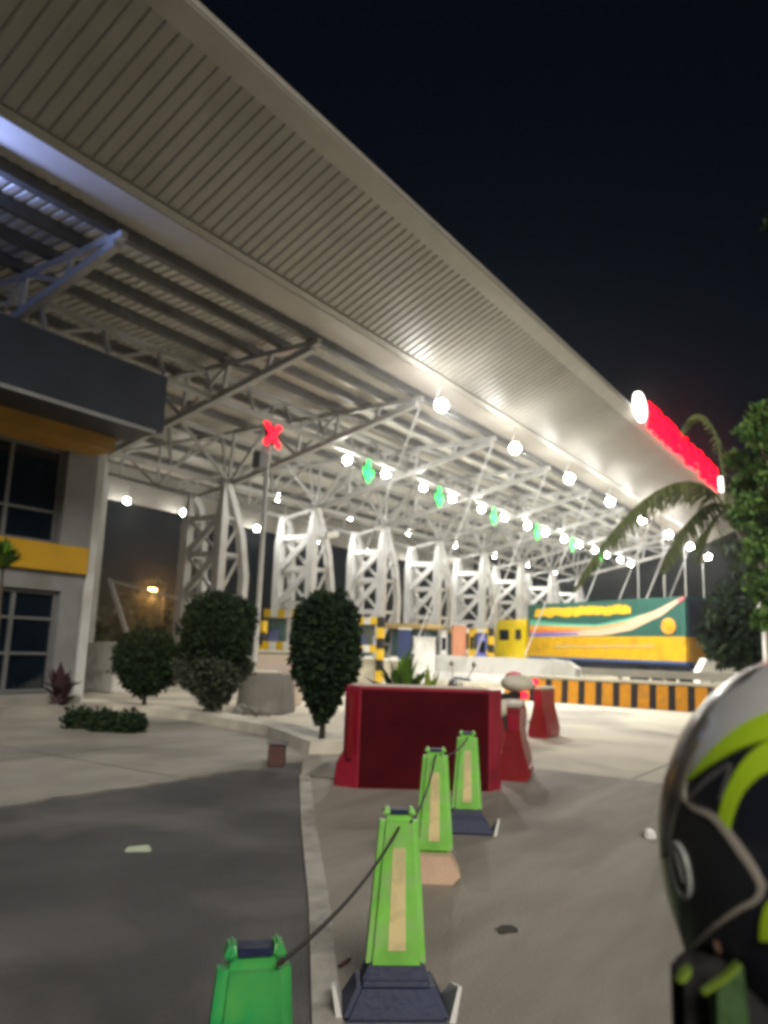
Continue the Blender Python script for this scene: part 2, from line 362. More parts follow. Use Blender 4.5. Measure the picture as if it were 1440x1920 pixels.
for k in range(0, 8):
    b = MB(); tx = T(k) + .25; b.tube((tx, 12.55, 9.2), (tx, 15.9, 1.3), .032, n=8); b.build('stay_rod', 'steel', canopy, smooth=60)
for k in range(4, 8):
    b = MB(); b.tube((T(k)+.15, 11.7, 9.2), (T(k)+.15, 11.7, 0), .04, n=8); b.build('edge_pole', 'truss', canopy, smooth=60)

# ------------------------------------------------------------------ lattice towers
def make_tower():
    t = thing('lattice_tower', '', 'tower', (0, 0, 0), 0, 'white lattice towers under the canopy')
    # two frames (x = 0 and x = .75), legs at y = 0 (outer) and y = 1.8 (inner)
    for yy, top, s in ((0, 7.40, 1), (1.8, 7.05, -1)):
        b = MB(); zc = top-1.3
        b.box(-.17, .17, yy-.18, yy+.18, 0, zc); b.taper(0, yy, zc, top, .34, .36, .08, .12); b.build('column', 'steel', t)
        b = MB(); pts = [(.85, yy-.02*s, 0), (1.08, yy-.16*s, 2.2), (1.10, yy-.20*s, 3.9), (.90, yy-.12*s, 5.4), (.5, yy, 6.6), (.14, yy, top-.1)]
        for p, q in zip(pts, pts[1:]): b.bar(p, q, .28, .28, up=(0, 1, 0))
        b.build('curved_column', 'steel', t)
    b = MB(); b2 = MB(); zs = [.25, 1.75, 3.25, 4.75, 6.1]
    for z0, z1 in zip(zs, zs[1:]):
        b.bar((0, .17, z1-.06), (0, 1.63, z1-.06), .16, .2)
        b.bar((.04, .17, z0), (.04, 1.63, z1-.14), .08, .12); b.bar((-.05, .17, z1-.14), (-.05, 1.63, z0), .13, .27)
        b2.bar((.16, 0, z1-.06), (.95, -.12, z1-.06), .12); b2.bar((.16, 1.8, z1-.06), (.95, 1.92, z1-.06), .12)
        b2.bar((.16, 0, z0), (.95, -.1, z1), .09); b2.bar((.98, .1, z1-.06), (.98, 1.75, z1-.06), .14)
    b.build('bracing', 'steel', t); b2.build('rear_bracing', 'steel', t)
    return t
tower = make_tower()
tower.location = (T(-1)-.3, 20.6, 0); tower['label'] = 'white lattice tower standing right beside the yellow banded building'
for k in range(0, 8):
    dup(tower, (T(k)-.35, 20.6, .0), ('white lattice tower behind the middle shrubs, next after the building one' if k == 0 else f'{ORD[k]} white lattice tower counted rightward from the shrubs'))
for o in [c for c in bpy.data.objects if c.parent == tower and c.name.split('.')[0] in ('curved_column', 'rear_bracing')]: bpy.data.objects.remove(o)

# ------------------------------------------------------------------ lamps
def area(parent, power, size, loc, direction, col=(1, .965, .89), name='lamp_light'):
    d = bpy.data.lights.new(name, 'AREA'); d.shape = 'DISK'; d.size = size; d.spread = R(130); d.energy = power; d.color = col
    o = bpy.data.objects.new(name, d); COL.objects.link(o); o.parent = parent; o.location = loc
    o.rotation_euler = Vector(direction).to_track_quat('-Z', 'Y').to_euler(); return o
def make_lamp(name, label, cat, group, direction, power, lens='lens', col=(1, .965, .89), r=.16, gap=.75, size=.26, glow=0):
    t = thing(name, label, cat, (0, 0, 0), 0, group); dv = Vector(direction).normalized()
    b = MB(); b.path([-dv*r*1.5, -dv*r*1.35, -dv*r*1.0, -dv*r*.8], [.04, r*.35, r*.55, r*.6], 14); b.build('housing', 'lampbody', t, smooth=40)
    b = MB(); b.sphere((0, 0, 0), r*.9, seg=12)
    if glow:                                  # a glowing globe: its radiance carries the bulb's power
        key = f'{lens}_{glow}'
        if key not in M: M[key] = mat(key, (.9, .9, .88), .4, emit=col, strength=glow/(4*math.pi**2*(r*.9)**2))
        lens = key
    b.build('lens', lens, t, smooth=60)
    b = MB(); b.tube(-dv*r*1.4, (0, 0, gap), .02, n=6); b.build('bracket', 'lampbody', t, smooth=40)
    area(t, power, size, dv*(r+.05), dv, col)
    return t
P1, P2, P3, P4 = 250, 110, 60, 90
lamp = make_lamp('flood_lamp', 'floodlight nearest the viewer on the front roof edge', 'lamp', 'floodlights along the front roof edge', (0, -.62, -.78), P1, r=.19, size=.26, glow=175)
lamp.location = (T(0)-.9, 11.1, 8.66)
for k in range(1, 8):
    dup(lamp, (T(k)-.9, 11.1, 8.62-.03*k), f'{ORD[k]} floodlight along the front roof edge, counted from the viewer' if k < 7 else 'last floodlight of the front roof edge, beside the palm fronds')
pl = None
for k in range(1, 8):
    mx = 17.35 + 5.25*k
    for s, w in ((-1.3, 'left'), (1.15, 'right')):
        lab = f'downlight just {w} of the {ORD[k-1]} green arrow' if k < 7 else f'downlight {w} of the last roof bay, past the green arrows'
        if pl is None:
            pl = make_lamp('downlight', lab, 'lamp', 'downlights beside the lane arrows', (0, -.3, -.95), P2, r=.145, glow=85); pl.location = (mx+s, 16.2, 8.05)
        else: dup(pl, (mx+s, 16.2, 8.05), lab)
pl = None
for k in range(1, 8):
    lab = f'{ORD[k-1]} lamp hung just over the lattice towers, counted rightward'
    if pl is None: pl = make_lamp('tower_lamp', lab, 'lamp', 'lamps hung over the towers', (0, -.25, -.97), P3, r=.145, glow=70); pl.location = (T(k)-1.1, 22.0, 7.68)
    else: dup(pl, (T(k)-1.1, 22.0, 7.68), lab)
pl = None
for k in range(0, 8):
    lab = 'lamp on the rear roof edge just right of the building column' if k == 0 else f'{ORD[k-1]} lamp on the rear roof edge seen behind the towers'
    if pl is None: pl = make_lamp('rear_lamp', lab, 'lamp', 'lamps along the rear roof edge', (0, -.3, -.95), P4, r=.14, glow=50); pl.location = (T(k)+2.0, 29.3, 7.75)
    else: dup(pl, (T(k)+.1, 29.3, 7.75), lab)
bl = make_lamp('blue_lamp', 'cold blue lamp under the roof above the dark parapet', 'lamp', None, (.3, -.75, .58), 260, lens='bluelens', col=(.34, .45, 1), r=.15, gap=.5, glow=55)
bl.location = (4.2, 13.75, 8.78)

# lane signals
def make_signal(sym, label):
    t = thing('lane_signal', label, 'signal', (0, 0, 0), 0, 'lane signals under the canopy')
    b = MB().box(-.2, .2, 0, .14, -.3, .3, .03); b.build('housing', 'dark', t)
    b = MB()
    if sym == 'cross':
        for s in (-1, 1): b.bar((-.26*s, -.012, -.30), (.26*s, -.012, .30), .02, .15, up=(s, 0, .8)) if False else b.prism([(-.42*s, 0, -.30), (-.27*s, 0, -.42), (.42*s, 0, .30), (.27*s, 0, .42)], (0, -.02-.004*s, 0), (0, -.004, 0))
        b.build('lit_cross', 'red_led', t)
    else:
        b.prism([(-.09, 0, .46), (.09, 0, .46), (.09, 0, -.06), (.30, 0, .14), (.30, 0, -.1), (0, 0, -.44), (-.30, 0, -.1), (-.30, 0, .14), (-.09, 0, -.06)], (0, -.02, 0), (0, -.004, 0))
        b.build('lit_arrow', 'green_led', t)
    b = MB().bar((0, .07, .4), (0, .07, 1.0), .05); b.build('hanger', 'lampbody', t)
    return t
sx = make_signal('cross', 'red cross lane signal on top of the tall white pole'); sx.location = (17.35, 16.2, 7.98)
sg = make_signal('arrow', 'green arrow lane signal nearest the red cross'); sg.location = (17.35+5.25, 16.2, 7.9)
for k in range(2, 7):
    dup(sg, (17.35+5.25*k, 16.2, 7.9), f'{ORD[k-1]} green arrow lane signal, counted from the red cross')
pole = thing('signal_pole', 'tall white pole carrying the red cross signal', 'pole', (17.45, 16.45, 0))
b = MB(); b.tube((0, 0, 0), (0, 0, 7.9), .085, .07, 12); b.build('shaft', 'steel', pole, smooth=50)
b = MB().box(-.2, .2, -.2, .2, 0, .05); b.build('base_plate', 'lampbody', pole)
b = MB().box(-.55, -.12, -.2, .12, 6.85, 7.35, .02); b.build('control_box', 'frame', pole)
for i, (px, py, Y, lab) in enumerate(((622, 1003, 32.5, 'white security camera on an arm beside the second lattice tower'), (843, 1052, 40.5, 'white security camera on an arm beside the fourth lattice tower'))):
    t = thing('security_camera', lab, 'camera', D(px, py, Y), 0, 'white security cameras')
    b = MB(); b.path([(-.3, .12, -.08), (-.25, .1, -.07), (.2, -.08, .06), (.26, -.1, .08)], [.1, .15, .15, .12], 12); b.build('housing', 'white', t, smooth=40)
    b = MB().bar((0, .05, -.1), (-.5, .1, -.35), .06); b.build('arm', 'steel', t)

# ------------------------------------------------------------------ red lit sign
sign = thing('lit_sign', 'row of glowing red letters on the roof edge between two white ovals', 'sign', (0, 8.28, 11.2))
xs0, xs1, n = 30.9, 44.6, 15; w = (xs1-xs0)/n
random.seed(3)
SEG = dict(l=((0, 0), (.2, 1)), r=((.72, 0), (.92, 1)), m=((.36, 0), (.56, 1)), t=((0, .8), (.92, 1)), c=((0, .42), (.92, .6)), b=((0, 0), (.92, .2)))
for i in range(n):
    g = ['ltb', 'lrt', 'lrc', 'lrtb', 'mt', 'ltcb', 'lrtc', 'lb', 'lrtb', 'ltc', 'mt', 'lrb', 'ltcb', 'lrtc', 'lcrb'][i]
    b = MB(); hh = 1.28*random.uniform(.82, 1.08)
    for q, c in enumerate(g):
        (a0, c0), (a1, c1) = SEG[c]
        b.box(xs0+i*w+a0*w*.98, xs0+i*w+a1*w*.98, -.12-.002*q, .0, (c0-.5)*hh, (c1-.5)*hh)
    b.build('letter', 'red_led', sign)
for cx in (29.7, 45.6):
    b = MB(); b.lathe([(.02, -.16), (.6, -.15), (.62, -.12), (.62, 0), (.02, .0)], 28, (0, 0, 0), 'y')
    o = b.build('oval_emblem', 'white_led', sign, smooth=40); o.location = (cx, 0, 0); o.scale = (1.2, 1, .95) if cx < 40 else (.9, 1, .7)
b = MB().box(xs0-.3, xs1+.3, .02, .08, -.35, -.27).box(xs0-.3, xs1+.3, .02, .08, .3, .38); b.build('mounting_rail', 'lampbody', sign)

# ------------------------------------------------------------------ control building
bd = thing('control_building', 'grey two storey building with yellow bands, dark windows and a dark overhanging roof parapet', 'building', (0, 0, 0))
BX0, BX1, BY = -7.2, 10.45, 15.2
b = MB(); b.box(BX0, BX1, BY+.25, 25, 0, 5.9); b.box(BX0, 9.95, BY, BY+.24, 2.46, 2.86); b.box(9.95, 10.45, BY, BY+.24, .002, 2.86); b.box(BX0, 9.95, BY, BY+.24, .002, .3)
b.build('wall', 'wallw', bd)
b = MB().box(9.75, 10.5, BY-.06, BY+.25, 2.865, 5.75); b.build('corner_column', 'wallw', bd)
b = MB().box(10.5, 10.72, BY-.02, BY+.3, 0, 6.6); b.build('downpipe', 'steel', bd)
b = MB().box(BX0, 10.46, BY-.10, BY+.245, 2.87, 3.45); b.build('yellow_band', 'yellow', bd)
b = MB().box(BX0, 10.3, 14.3, BY+.24, 5.55, 5.865); b.build('ochre_band', 'ochre', bd)
b = MB().box(BX0, 10.52, 13.0, 25.2, 5.87, 7.12); b.build('parapet', 'navy', bd)
b = MB().box(6.8, 10.3, 12.96, 12.995, 5.78, 5.86); b.build('parapet_edge', 'wallw', bd)
for (x0, x1, z0, z1, vs, hs) in ((5.3, 9.72, 3.46, 5.55, (8.55, 7.0), (4.15,)), (.6, 5.2, 3.46, 5.55, (2.1, 3.6), (4.15,)), (6.2, 9.93, .32, 2.44, (8.95, 7.6), (1.85, 1.12)), (1.4, 6.0, .32, 2.44, (3.0, 4.5), (1.85,))):
    f = MB(); yy = BY+.10
    f.box(x0, x0+.07, yy, yy+.12, z0, z1).box(x1-.07, x1, yy, yy+.12, z0, z1).box(x0+.07, x1-.07, yy, yy+.12, z0, z0+.07).box(x0+.07, x1-.07, yy, yy+.12, z1-.07, z1)
    for v in vs: f.box(v-.04, v+.04, yy+.005, yy+.12, z0+.07, z1-.07)
    for h in hs: f.box(x0+.07, x1-.07, yy+.01, yy+.11, h-.03, h+.03)
    fo = f.build('window', 'frame', bd)
    g = MB().box(x0+.07, x1-.07, yy+.06, yy+.075, z0+.07, z1-.07); g.build('pane', 'glass', fo)
b = MB().box(BX0, 10.3, 13.9, BY-.003, .008, .14).box(BX0, 10.2, 14.5, BY-.003, .14, .28); b.build('entrance_step', 'pave', bd)

# leaning prop and distant street lamp seen left of the shrubs
pr = thing('leaning_frame', 'thin grey steel frame leaning behind the white block', 'frame', (0, 0, 0))
b = MB(); p = lambda x_, y_, Y=26: D(x_, y_, Y)
b.bar(p(205, 1085), p(242, 1200), .12); b.bar(p(205, 1088), p(335, 1122), .09); b.build('steel_bar', 'truss', pr)
sl = thing('street_lamp', 'distant orange street lamp on a tall pole seen past the building', 'street lamp', (D(285, 1107, 60).x, D(285, 1107, 60).y, 0))
zz = D(285, 1107, 60).z
b = MB(); b.tube((1.2, 0, 0), (1.2, 0, zz+.2), .1, .06, 8); b.tube((1.2, 0, zz+.2), (0, 0, zz+.25), .05, .05, 8); b.build('pole', 'dark', sl, smooth=50)
b = MB().box(-.35, .35, -.2, .2, zz+.1, zz+.26); b.build('lamp_head', 'dark', sl)
b = MB().sphere((0, 0, zz+.02), .34, 1, .8, .5, 12); b.build('lens', 'sodium', sl, smooth=60)
d_ = bpy.data.lights.new('street_lamp_light', 'POINT'); d_.energy = 420; d_.color = (1, .5, .14); d_.shadow_soft_size = .3
o_ = bpy.data.objects.new('street_lamp_light', d_); COL.objects.link(o_); o_.parent = sl; o_.location = (0, 0, zz-.5)

# ------------------------------------------------------------------ lane islands, booths
def make_island(label, nose_y, nose_mat='cream_white', end=31.5):
    t = thing('lane_island', label, 'traffic island', (0, 0, 0), 0, 'concrete lane islands')
    b = MB().box(-.75, .95, nose_y+.6, end, 0, .24, .02); b.build('island_slab', 'kerb', t)
    b = MB(); pr_ = [(-.72, 0)] ; prof = []
    for i in range(9): a = math.pi*i/8; prof.append((-.72*math.cos(a), -.72*math.sin(a)))
    prof = [(x_, y_+nose_y+.72, 0) for x_, y_ in prof] + [(.72, nose_y+1.5, 0), (-.72, nose_y+1.5, 0)]
    b.prism(prof, (0, 0, .0), (0, 0, 1.02)); b.build('rounded_nose', nose_mat, t, smooth=35)
    b = MB().prism([(x_*1.03, (y_-nose_y)*1.03+nose_y-.02, 0) for x_, y_, _ in prof], (0, 0, 1.022), (0, 0, 1.09)); b.build('nose_cap', 'white', t, smooth=35)
    return t
for k in range(0, 8):
    if k == 2: continue
    t = make_island(f'concrete lane island with a rounded nose under the {ORD[k]} lattice tower', {4: 18.6, 5: 17.6}.get(k, 16.4)); t.location = (T(k), 0, 0)
def make_booth():
    t = thing('toll_booth', '', 'toll booth', (0, 0, 0), 0, 'toll booths on the lane islands')
    b = MB().box(-.6, .6, 0, 1.9, .25, 1.15, .02); b.build('lower_wall', 'white', t)
    for x_ in (-.58, .52):
        for y_ in (.02, .92, 1.82): b = MB().box(x_, x_+.06, y_, y_+.06, 1.152, 2.4); b.build('window_post', 'frame', t)
    b = MB().box(-.55, .55, .05, 1.85, 1.155, 2.39); b.build('pane', 'boothglass', t)
    b = MB().box(-.8, .8, -.2, 2.1, 2.4, 2.62, .03); b.build('roof', 'tan', t)
    b = MB().box(-.595, .3, -.03, -.003, .35, 1.05); b.build('front_panel', 'white', t)
    b = MB().box(-.4, .1, -.02, .0, 1.3, 2.0); b.build('side_screen', 'boothblue', t)
    return t
def make_guard():
    t = thing('striped_guard', '', 'guard', (0, 0, 0), 0, 'striped guard frames by the booths')
    for y_ in (0, 1.75):
        b = MB()
        for i in range(6):
            b.mi = i % 2; b.box(-.11, .11, y_-.11, y_+.11, .25+i*.4, .25+(i+1)*.4)
        b.build('striped_post', ['guardyellow', 'black'], t)
    for z in (1.45, 2.5):
        b = MB()
        for i in range(5):
            b.mi = i % 2; b.box(-.1, .1, .112+i*.305, .112+(i+1)*.305, z-.13, z+.13)
        b.build('striped_beam', ['guardyellow', 'white'], t)
    return t
booth = make_booth(); booth.location = (T(0), 17.95, 0); booth['label'] = 'glazed toll booth left of the dark middle shrub'
guard = make_guard(); guard.location = (T(1)-.9, 16.6, 0); guard['label'] = 'amber striped guard frame right of the dark middle shrub'
for k in range(1, 4):
    c = dup(booth, (T(k), 19.0 if k in (4, 5) else 17.95, 0), f'{ORD[k]} glazed toll booth counted rightward, under the tower row')
for k, lb in ((0, 'amber striped guard frame left of the dark middle shrub'), (3, 'amber striped guard frame among the distant booths')):
    dup(guard, (T(k)-.8, 17.2 if k else 16.1, 0), lb)
def panel(name, label, cat, px0, px1, py0, py1, Y, m, th=.4, bevel=.03):   # an upright slab facing the viewer, standing on the ground or at height
    a, c = D(px0, py1, Y), D(px1, py1, Y); zt = D(px0, py0, Y).z
    t = thing(name, label, cat, (a.x, a.y, 0), FACE); wd = (c-a).length
    return t, wd, a.z, zt
# toll equipment seen between the booths
for (nm, lab, cat, px0, px1, py0, py1, Y, m, th) in (
        ('salmon_cabinet', 'tall salmon coloured cabinet standing among the distant booths', 'cabinet', 848, 874, 1172, 1222, 37, 'salmon', .6),
        ('aqua_cabinet', 'pale aqua equipment cabinet among the distant booths', 'cabinet', 790, 820, 1182, 1205, 36, 'aqua', .5),
        ('white_cabinet', 'low white equipment box under the aqua cabinet', 'cabinet', 776, 816, 1196, 1228, 34.5, 'white', .5),
        ('blue_cabinet', 'dark blue equipment cabinet beside the striped guard frame', 'cabinet', 747, 770, 1180, 1212, 33, 'boothblue', .5)):
    t, wd, zb, zt = panel(nm, lab, cat, px0, px1, py0, py1, Y, m, th)
    b = MB().box(0, wd, 0, th, 0, zt, .03); b.build('cabinet_body', m, t)
    b = MB().box(wd*.1, wd*.9, -.012, -.002, zt*.45, zt*.9); b.build('front_door', m, t)
    b = MB().box(-.03, wd+.03, -.03, th+.03, zt+.002, zt+.06); b.build('cabinet_lid', 'white', t)
for (nm, lab, cat, px0, px1, py0, py1, Y, m, th) in (
        ('ticket_machine', 'slim yellow ticket machine right of the salmon cabinet', 'ticket machine', 880, 888, 1178, 1222, 36.5, 'guardyellow', .4),
        ('ticket_machine', 'slim pale blue ticket machine left of the truck cab', 'ticket machine', 896, 912, 1188, 1224, 36.0, 'tblue', .4),
        ('ticket_machine', 'slim white ticket machine between the aqua and salmon cabinets', 'ticket machine', 826, 838, 1180, 1224, 35.5, 'white', .4)):
    t, wd, zb, zt = panel(nm, lab, cat, px0, px1, py0, py1, Y, m, th); t['group'] = 'ticket machines by the booths'
    b = MB().box(0, wd, 0, th, 0, zt, .03); b.build('machine_body', m, t)
    b = MB().box(wd*.15, wd*.85, -.012, -.002, zt*.62, zt*.85); b.build('screen', 'glass', t)
    b = MB().box(-.03, wd+.03, -.12, th+.03, zt+.002, zt+.05); b.build('hood', 'frame', t)
# long white crash barrier in front of the third tower
cb = thing('crash_barrier', 'long white concrete crash barrier with a sloping end, in front of the yellow truck', 'barrier', (T(2), 0, 0))
b = MB()
b.prism([(-.38, 0, 0), (.38, 0, 0), (.38, 0, .25), (.2, 0, .55), (.16, 0, 1.27), (-.16, 0, 1.27), (-.2, 0, .55), (-.38, 0, .25)], (0, 12.2, 0), (0, 19.0, 0))
b.prism([(0, 12.2, 0), (0, 12.2, 1.27), (0, 11.5, 1.2), (0, 11.0, .9), (0, 10.8, .4), (0, 10.8, 0)], (-.16, 0, 0), (.16, 0, 0)); b.build('barrier_wall', 'barrierwhite', cb, smooth=25)
b = MB().box(-.7, .7, 10.6, 31, 0, .2, .02); b.build('island_slab', 'kerb', cb)

# ------------------------------------------------------------------ amber and black striped barrier, rails, far white barrier
sb = thing('striped_barrier', 'low concrete barrier painted in amber and black vertical stripes', 'barrier', (23.35, 0, 0))
y0, y1 = 3.2, 10.7; nst = 30; b = MB(); st = (y1-y0)/nst
for i in range(nst):
    b.mi = i % 2; ya, yb = y0+i*st, y0+(i+1)*st
    if i % 2 == 0: ya -= .06
    b.hexa([(-.14, ya, .004), (.22, ya, .004), (.22, yb, .004), (-.14, yb, .004), (-.06, ya, .70), (.16, ya, .70), (.16, yb, .70), (-.06, yb, .70)])
b.bm.free(); b = MB()
edges = [y0]; i = 0
while edges[-1] < y1: edges.append(edges[-1] + (.33 if i % 2 == 0 else .20)); i += 1
for i, (ya, yb) in enumerate(zip(edges, edges[1:])):
    b.mi = i % 2
    b.hexa([(-.14, ya, .004), (.22, ya, .004), (.22, yb, .004), (-.14, yb, .004), (-.06, ya, .70), (.16, ya, .70), (.16, yb, .70), (-.06, yb, .70)])
b.build('striped_face', ['amber', 'black'], sb)
b = MB().box(-.10, .2, y0, edges[-1], .702, .80, .02); b.build('cap', 'cream_white', sb)
gr = thing('guard_rail', 'low grey double guard rail behind the striped barrier', 'guard rail', (0, 0, 0))
a, c = D(1090, 1258, 27.0), D(1440, 1283, 24.0)
for dz in (.93, .55, ):
    b = MB().bar((a.x, a.y, dz), (c.x, c.y, dz), .12, .24); b.build('rail', 'rail', gr)
for i in range(5):
    q = a.lerp(c, i/4); b = MB().box(q.x-.06, q.x+.06, q.y+.07, q.y+.19, 0, 1.0); b.build('post', 'rail', gr)
fb = thing('far_barrier', 'white concrete block barrier with a sloped left end below the dark trees', 'barrier', D(1312, 1262, 29.5)*Vector((1, 1, 0)) if False else (D(1312, 1262, 29.5).x, D(1312, 1262, 29.5).y, 0), FACE)
b = MB().prism([(0, 0, 0), (4.2, 0, 0), (4.2, 0, 1.36), (.62, 0, 1.36), (.5, 0, 1.5), (.3, 0, 1.5), (0, 0, 1.0)], (0, 0, 0), (0, .6, 0)); b.build('barrier_wall', 'white', fb)
fx = thing('post_box', 'small white box on a short post above the white barrier by the trees', 'post box', (D(1396, 1240, 29.7).x, D(1396, 1240, 29.7).y, 0), FACE)
b = MB().box(-.06, .06, .15, .27, 1.362, 1.62); b.build('post', 'white', fx)
b = MB().prism([(-.24, 0, 1.62), (.2, 0, 1.62), (.22, 0, 1.98), (-.06, 0, 2.0), (-.26, 0, 1.88)], (0, .05, 0), (0, .4, 0)); b.build('box_body', 'white', fx)
sg2 = thing('sign_post', 'white post with a bent white sign plate at the edge of the dark trees', 'sign', (D(1436, 1240, 24).x, D(1436, 1240, 24).y, 0), FACE)
zc = D(1425, 1120, 24).z
b = MB().tube((.0, 0, 0), (.0, 0, zc+.6), .07, n=10); b.build('post', 'white', sg2, smooth=50)
b = MB().prism([(-.30, 0, zc+.5), (-.20, 0, zc-.6), (-.02, 0, zc-.5), (-.12, 0, zc+.6)], (0, -.12, 0), (0, -.08, 0)); b.prism([(-.02, 0, zc+.5), (.06, 0, zc+.45), (.35, 0, zc-.5), (.2, 0, zc-.5)], (0, -.12, 0), (0, -.08, 0)); b.build('sign_plate', 'white', sg2)

# ------------------------------------------------------------------ container truck
PF, PR = L(8.25, 43.4), L(13.3, 33.8); dv = (PR-PF).normalized(); LEN = (PR-PF).length
truck = thing('container_truck', 'yellow cab truck with a teal and yellow container and a cream swoosh on its side', 'truck', PF, math.atan2(dv.y, dv.x))
nv = Vector((-dv.y, dv.x, 0))
def TR(px, py, off=.0):
    q = ray(px, py); s = (PF-CAM).dot(nv)/q.dot(nv); p_ = CAM+q*s-PF; return Vector((p_.dot(dv), -off, p_.z))
Z0, ZM, Z1 = 1.24, 2.42, 4.16
b = MB().box(0, LEN, 0, 2.4, ZM, Z1)
b.build('container', 'teal', truck)
b = MB()
for i in range(46): xx = .12+i*(LEN-.3)/46; b.box(xx, xx+.09, -.012, -.001, ZM+.03, Z1-.06)
b.build('side_rib', 'teal', truck)
b = MB().box(-.002, LEN+.003, -.03, 2.43, Z0+.1, ZM-.004); b.build('lower_side', 'tyellow', truck)
b = MB().box(-.003, LEN+.004, -.035, 2.435, Z0-.03, Z0+.1); b.build('side_rail', 'bluestripe', truck)
def ribbon(name, up, lo, m, off):
    b = MB(); n_ = 26
    def samp(c, t):
        x_ = c[0][0]+(c[-1][0]-c[0][0])*t
        for (xa, ya), (xb, yb) in zip(c, c[1:]):
            if xa <= x_ <= xb+1e-6:
                f = (x_-xa)/(xb-xa); return x_, ya+(yb-ya)*(f*f*(3-2*f)*.3+f*.7)
        return c[-1]
    for o_ in (off, ):
        r0 = [TR(*samp(up, i/n_), off) for i in range(n_+1)]; r1 = [TR(*samp(lo, i/n_), off) for i in range(n_+1)]
    b.grid([r0, r1]); b.grid([[p_+Vector((0, .008, 0)) for p_ in r0], [p_+Vector((0, .008, 0)) for p_ in r1]])
    return b.build(name, m, truck, normals=False)
ribbon('mint_stripe', [(994, 1162), (1060, 1169), (1120, 1171), (1160, 1163), (1215, 1150)], [(994, 1172), (1060, 1174), (1120, 1175), (1160, 1169), (1215, 1151)], 'tmint', .022)
ribbon('cream_swoosh', [(994, 1172), (1060, 1174), (1120, 1175), (1165, 1167), (1215, 1150), (1283, 1119)], [(994, 1194), (1060, 1193), (1130, 1192), (1180, 1183), (1235, 1158), (1284, 1122)], 'tcream', .024)
ribbon('orange_stripe', [(994, 1173), (1060, 1175), (1120, 1176), (1175, 1166)], [(994, 1182), (1060, 1181), (1120, 1179), (1175, 1168)], 'torange', .032)
ribbon('red_stripe', [(994, 1182), (1040, 1182), (1090, 1182)], [(994, 1187), (1040, 1186), (1090, 1184)], 'tred', .032)
ribbon('blue_stripe', [(994, 1188), (1040, 1187), (1085, 1187)], [(994, 1194), (1040, 1193), (1085, 1190)], 'tblue', .032)
ribbon('pink_tip', [(1272, 1123), (1284, 1118.5)], [(1272, 1131), (1285, 1122)], 'pink', .034)
random.seed(11)
def scrawl(name, px0, px1, y0f, y1f, n_, m, off):     # thick brushed strokes running into one another
    b = MB(); w_ = (px1-px0)/n_
    for i in range(n_):
        x_ = px0+i*w_; ya, yb = y0f(x_), y1f(x_); h = yb-ya; z_ = off+.002*(i % 3)
        t0, t1 = random.uniform(0, .22), random.uniform(.8, 1.0); sk = random.uniform(-.2, .5)*w_
        wd = w_*random.uniform(.9, 1.5)
        q = [TR(x_+sk, ya+t0*h, z_), TR(x_+wd+sk, ya+t0*h*random.uniform(.5, 1.6), z_), TR(x_+wd, ya+t1*h, z_), TR(x_, ya+t1*h, z_)]
        b.hexa(q+[p_+Vector((0, .008, 0)) for p_ in q])
    return b.build(name, m, truck)
scrawl('side_lettering', 1002, 1180, lambda x_: 1140-(x_-1002)*.045, lambda x_: 1159-(x_-1002)*.03, 22, 'lettering', .03)
scrawl('band_lettering', 1040, 1225, lambda x_: 1208, lambda x_: 1215, 30, 'faint', .042)
b = MB(); c_ = TR(1254, 1174, .03); b.lathe([(.02, -.02), (.34, -.018), (.36, 0), (.02, 0)], 24, (0, 0, 0), 'y'); o = b.build('round_emblem', 'torange', truck, smooth=30); o.location = c_; o.scale = (1.15, 1, 1)
b = MB(); b.lathe([(.02, -.02), (.2, -.018), (.21, 0), (.02, 0)], 20, (0, 0, 0), 'y'); o = b.build('emblem_center', 'tyellow', truck, smooth=30); o.location = c_+Vector((.05, -.02, .02)); o.scale = (1.2, 1, 1)
b = MB().box(.2, LEN-.1, .35, 2.05, .75, Z0-.035); b.build('chassis', 'chassis', truck)
b = MB().box(LEN+.005, LEN+.05, .15, 2.25, ZM+.02, Z1-.1); b.build('rear_door', 'chassis', truck)
b = MB().box(LEN+.006, LEN+.06, .1, 2.3, Z0+.15, ZM-.02); b.build('tail_board', 'ochre', truck)
b = MB().box(LEN+.005, LEN+.1, .2, 2.2, .62, .85); b.build('bumper', 'black', truck)
CX = TR(923, 1200).x
cab = MB().hexa([(CX, .05, .7), (-.2, .05, .7), (-.2, 2.35, .7), (CX, 2.35, .7), (CX+.25, .12, 3.38), (-.2, .12, 3.38), (-.2, 2.28, 3.38), (CX+.25, 2.28, 3.38)], .09).build('cab', 'cabyellow', truck, smooth=35)
b = MB().box(CX+.6, CX+1.75, .02, .06, 1.15, 2.95, .01); dr = b.build('door', 'cabyellow', truck)
b = MB().box(CX+.7, CX+1.6, .0, .018, 2.2, 2.8); b.build('window', 'glass', dr)
b = MB().box(-1.2, -.75, .04, .09, 2.25, 2.8); b.build('window', 'glass', truck)
b = MB().hexa([(CX+a_, b_, c_) for a_, b_, c_ in ((.06, .3, 2.1), (.2, .3, 2.1), (.2, 2.1, 2.1), (.06, 2.1, 2.1), (.15, .3, 3.0), (.3, .3, 3.0), (.3, 2.1, 3.0), (.15, 2.1, 3.0))]); b.build('windscreen', 'glass', truck)
b = MB().box(CX+.4, -.2, .3, 2.1, .4, .69); b.build('cab_chassis', 'chassis', truck)
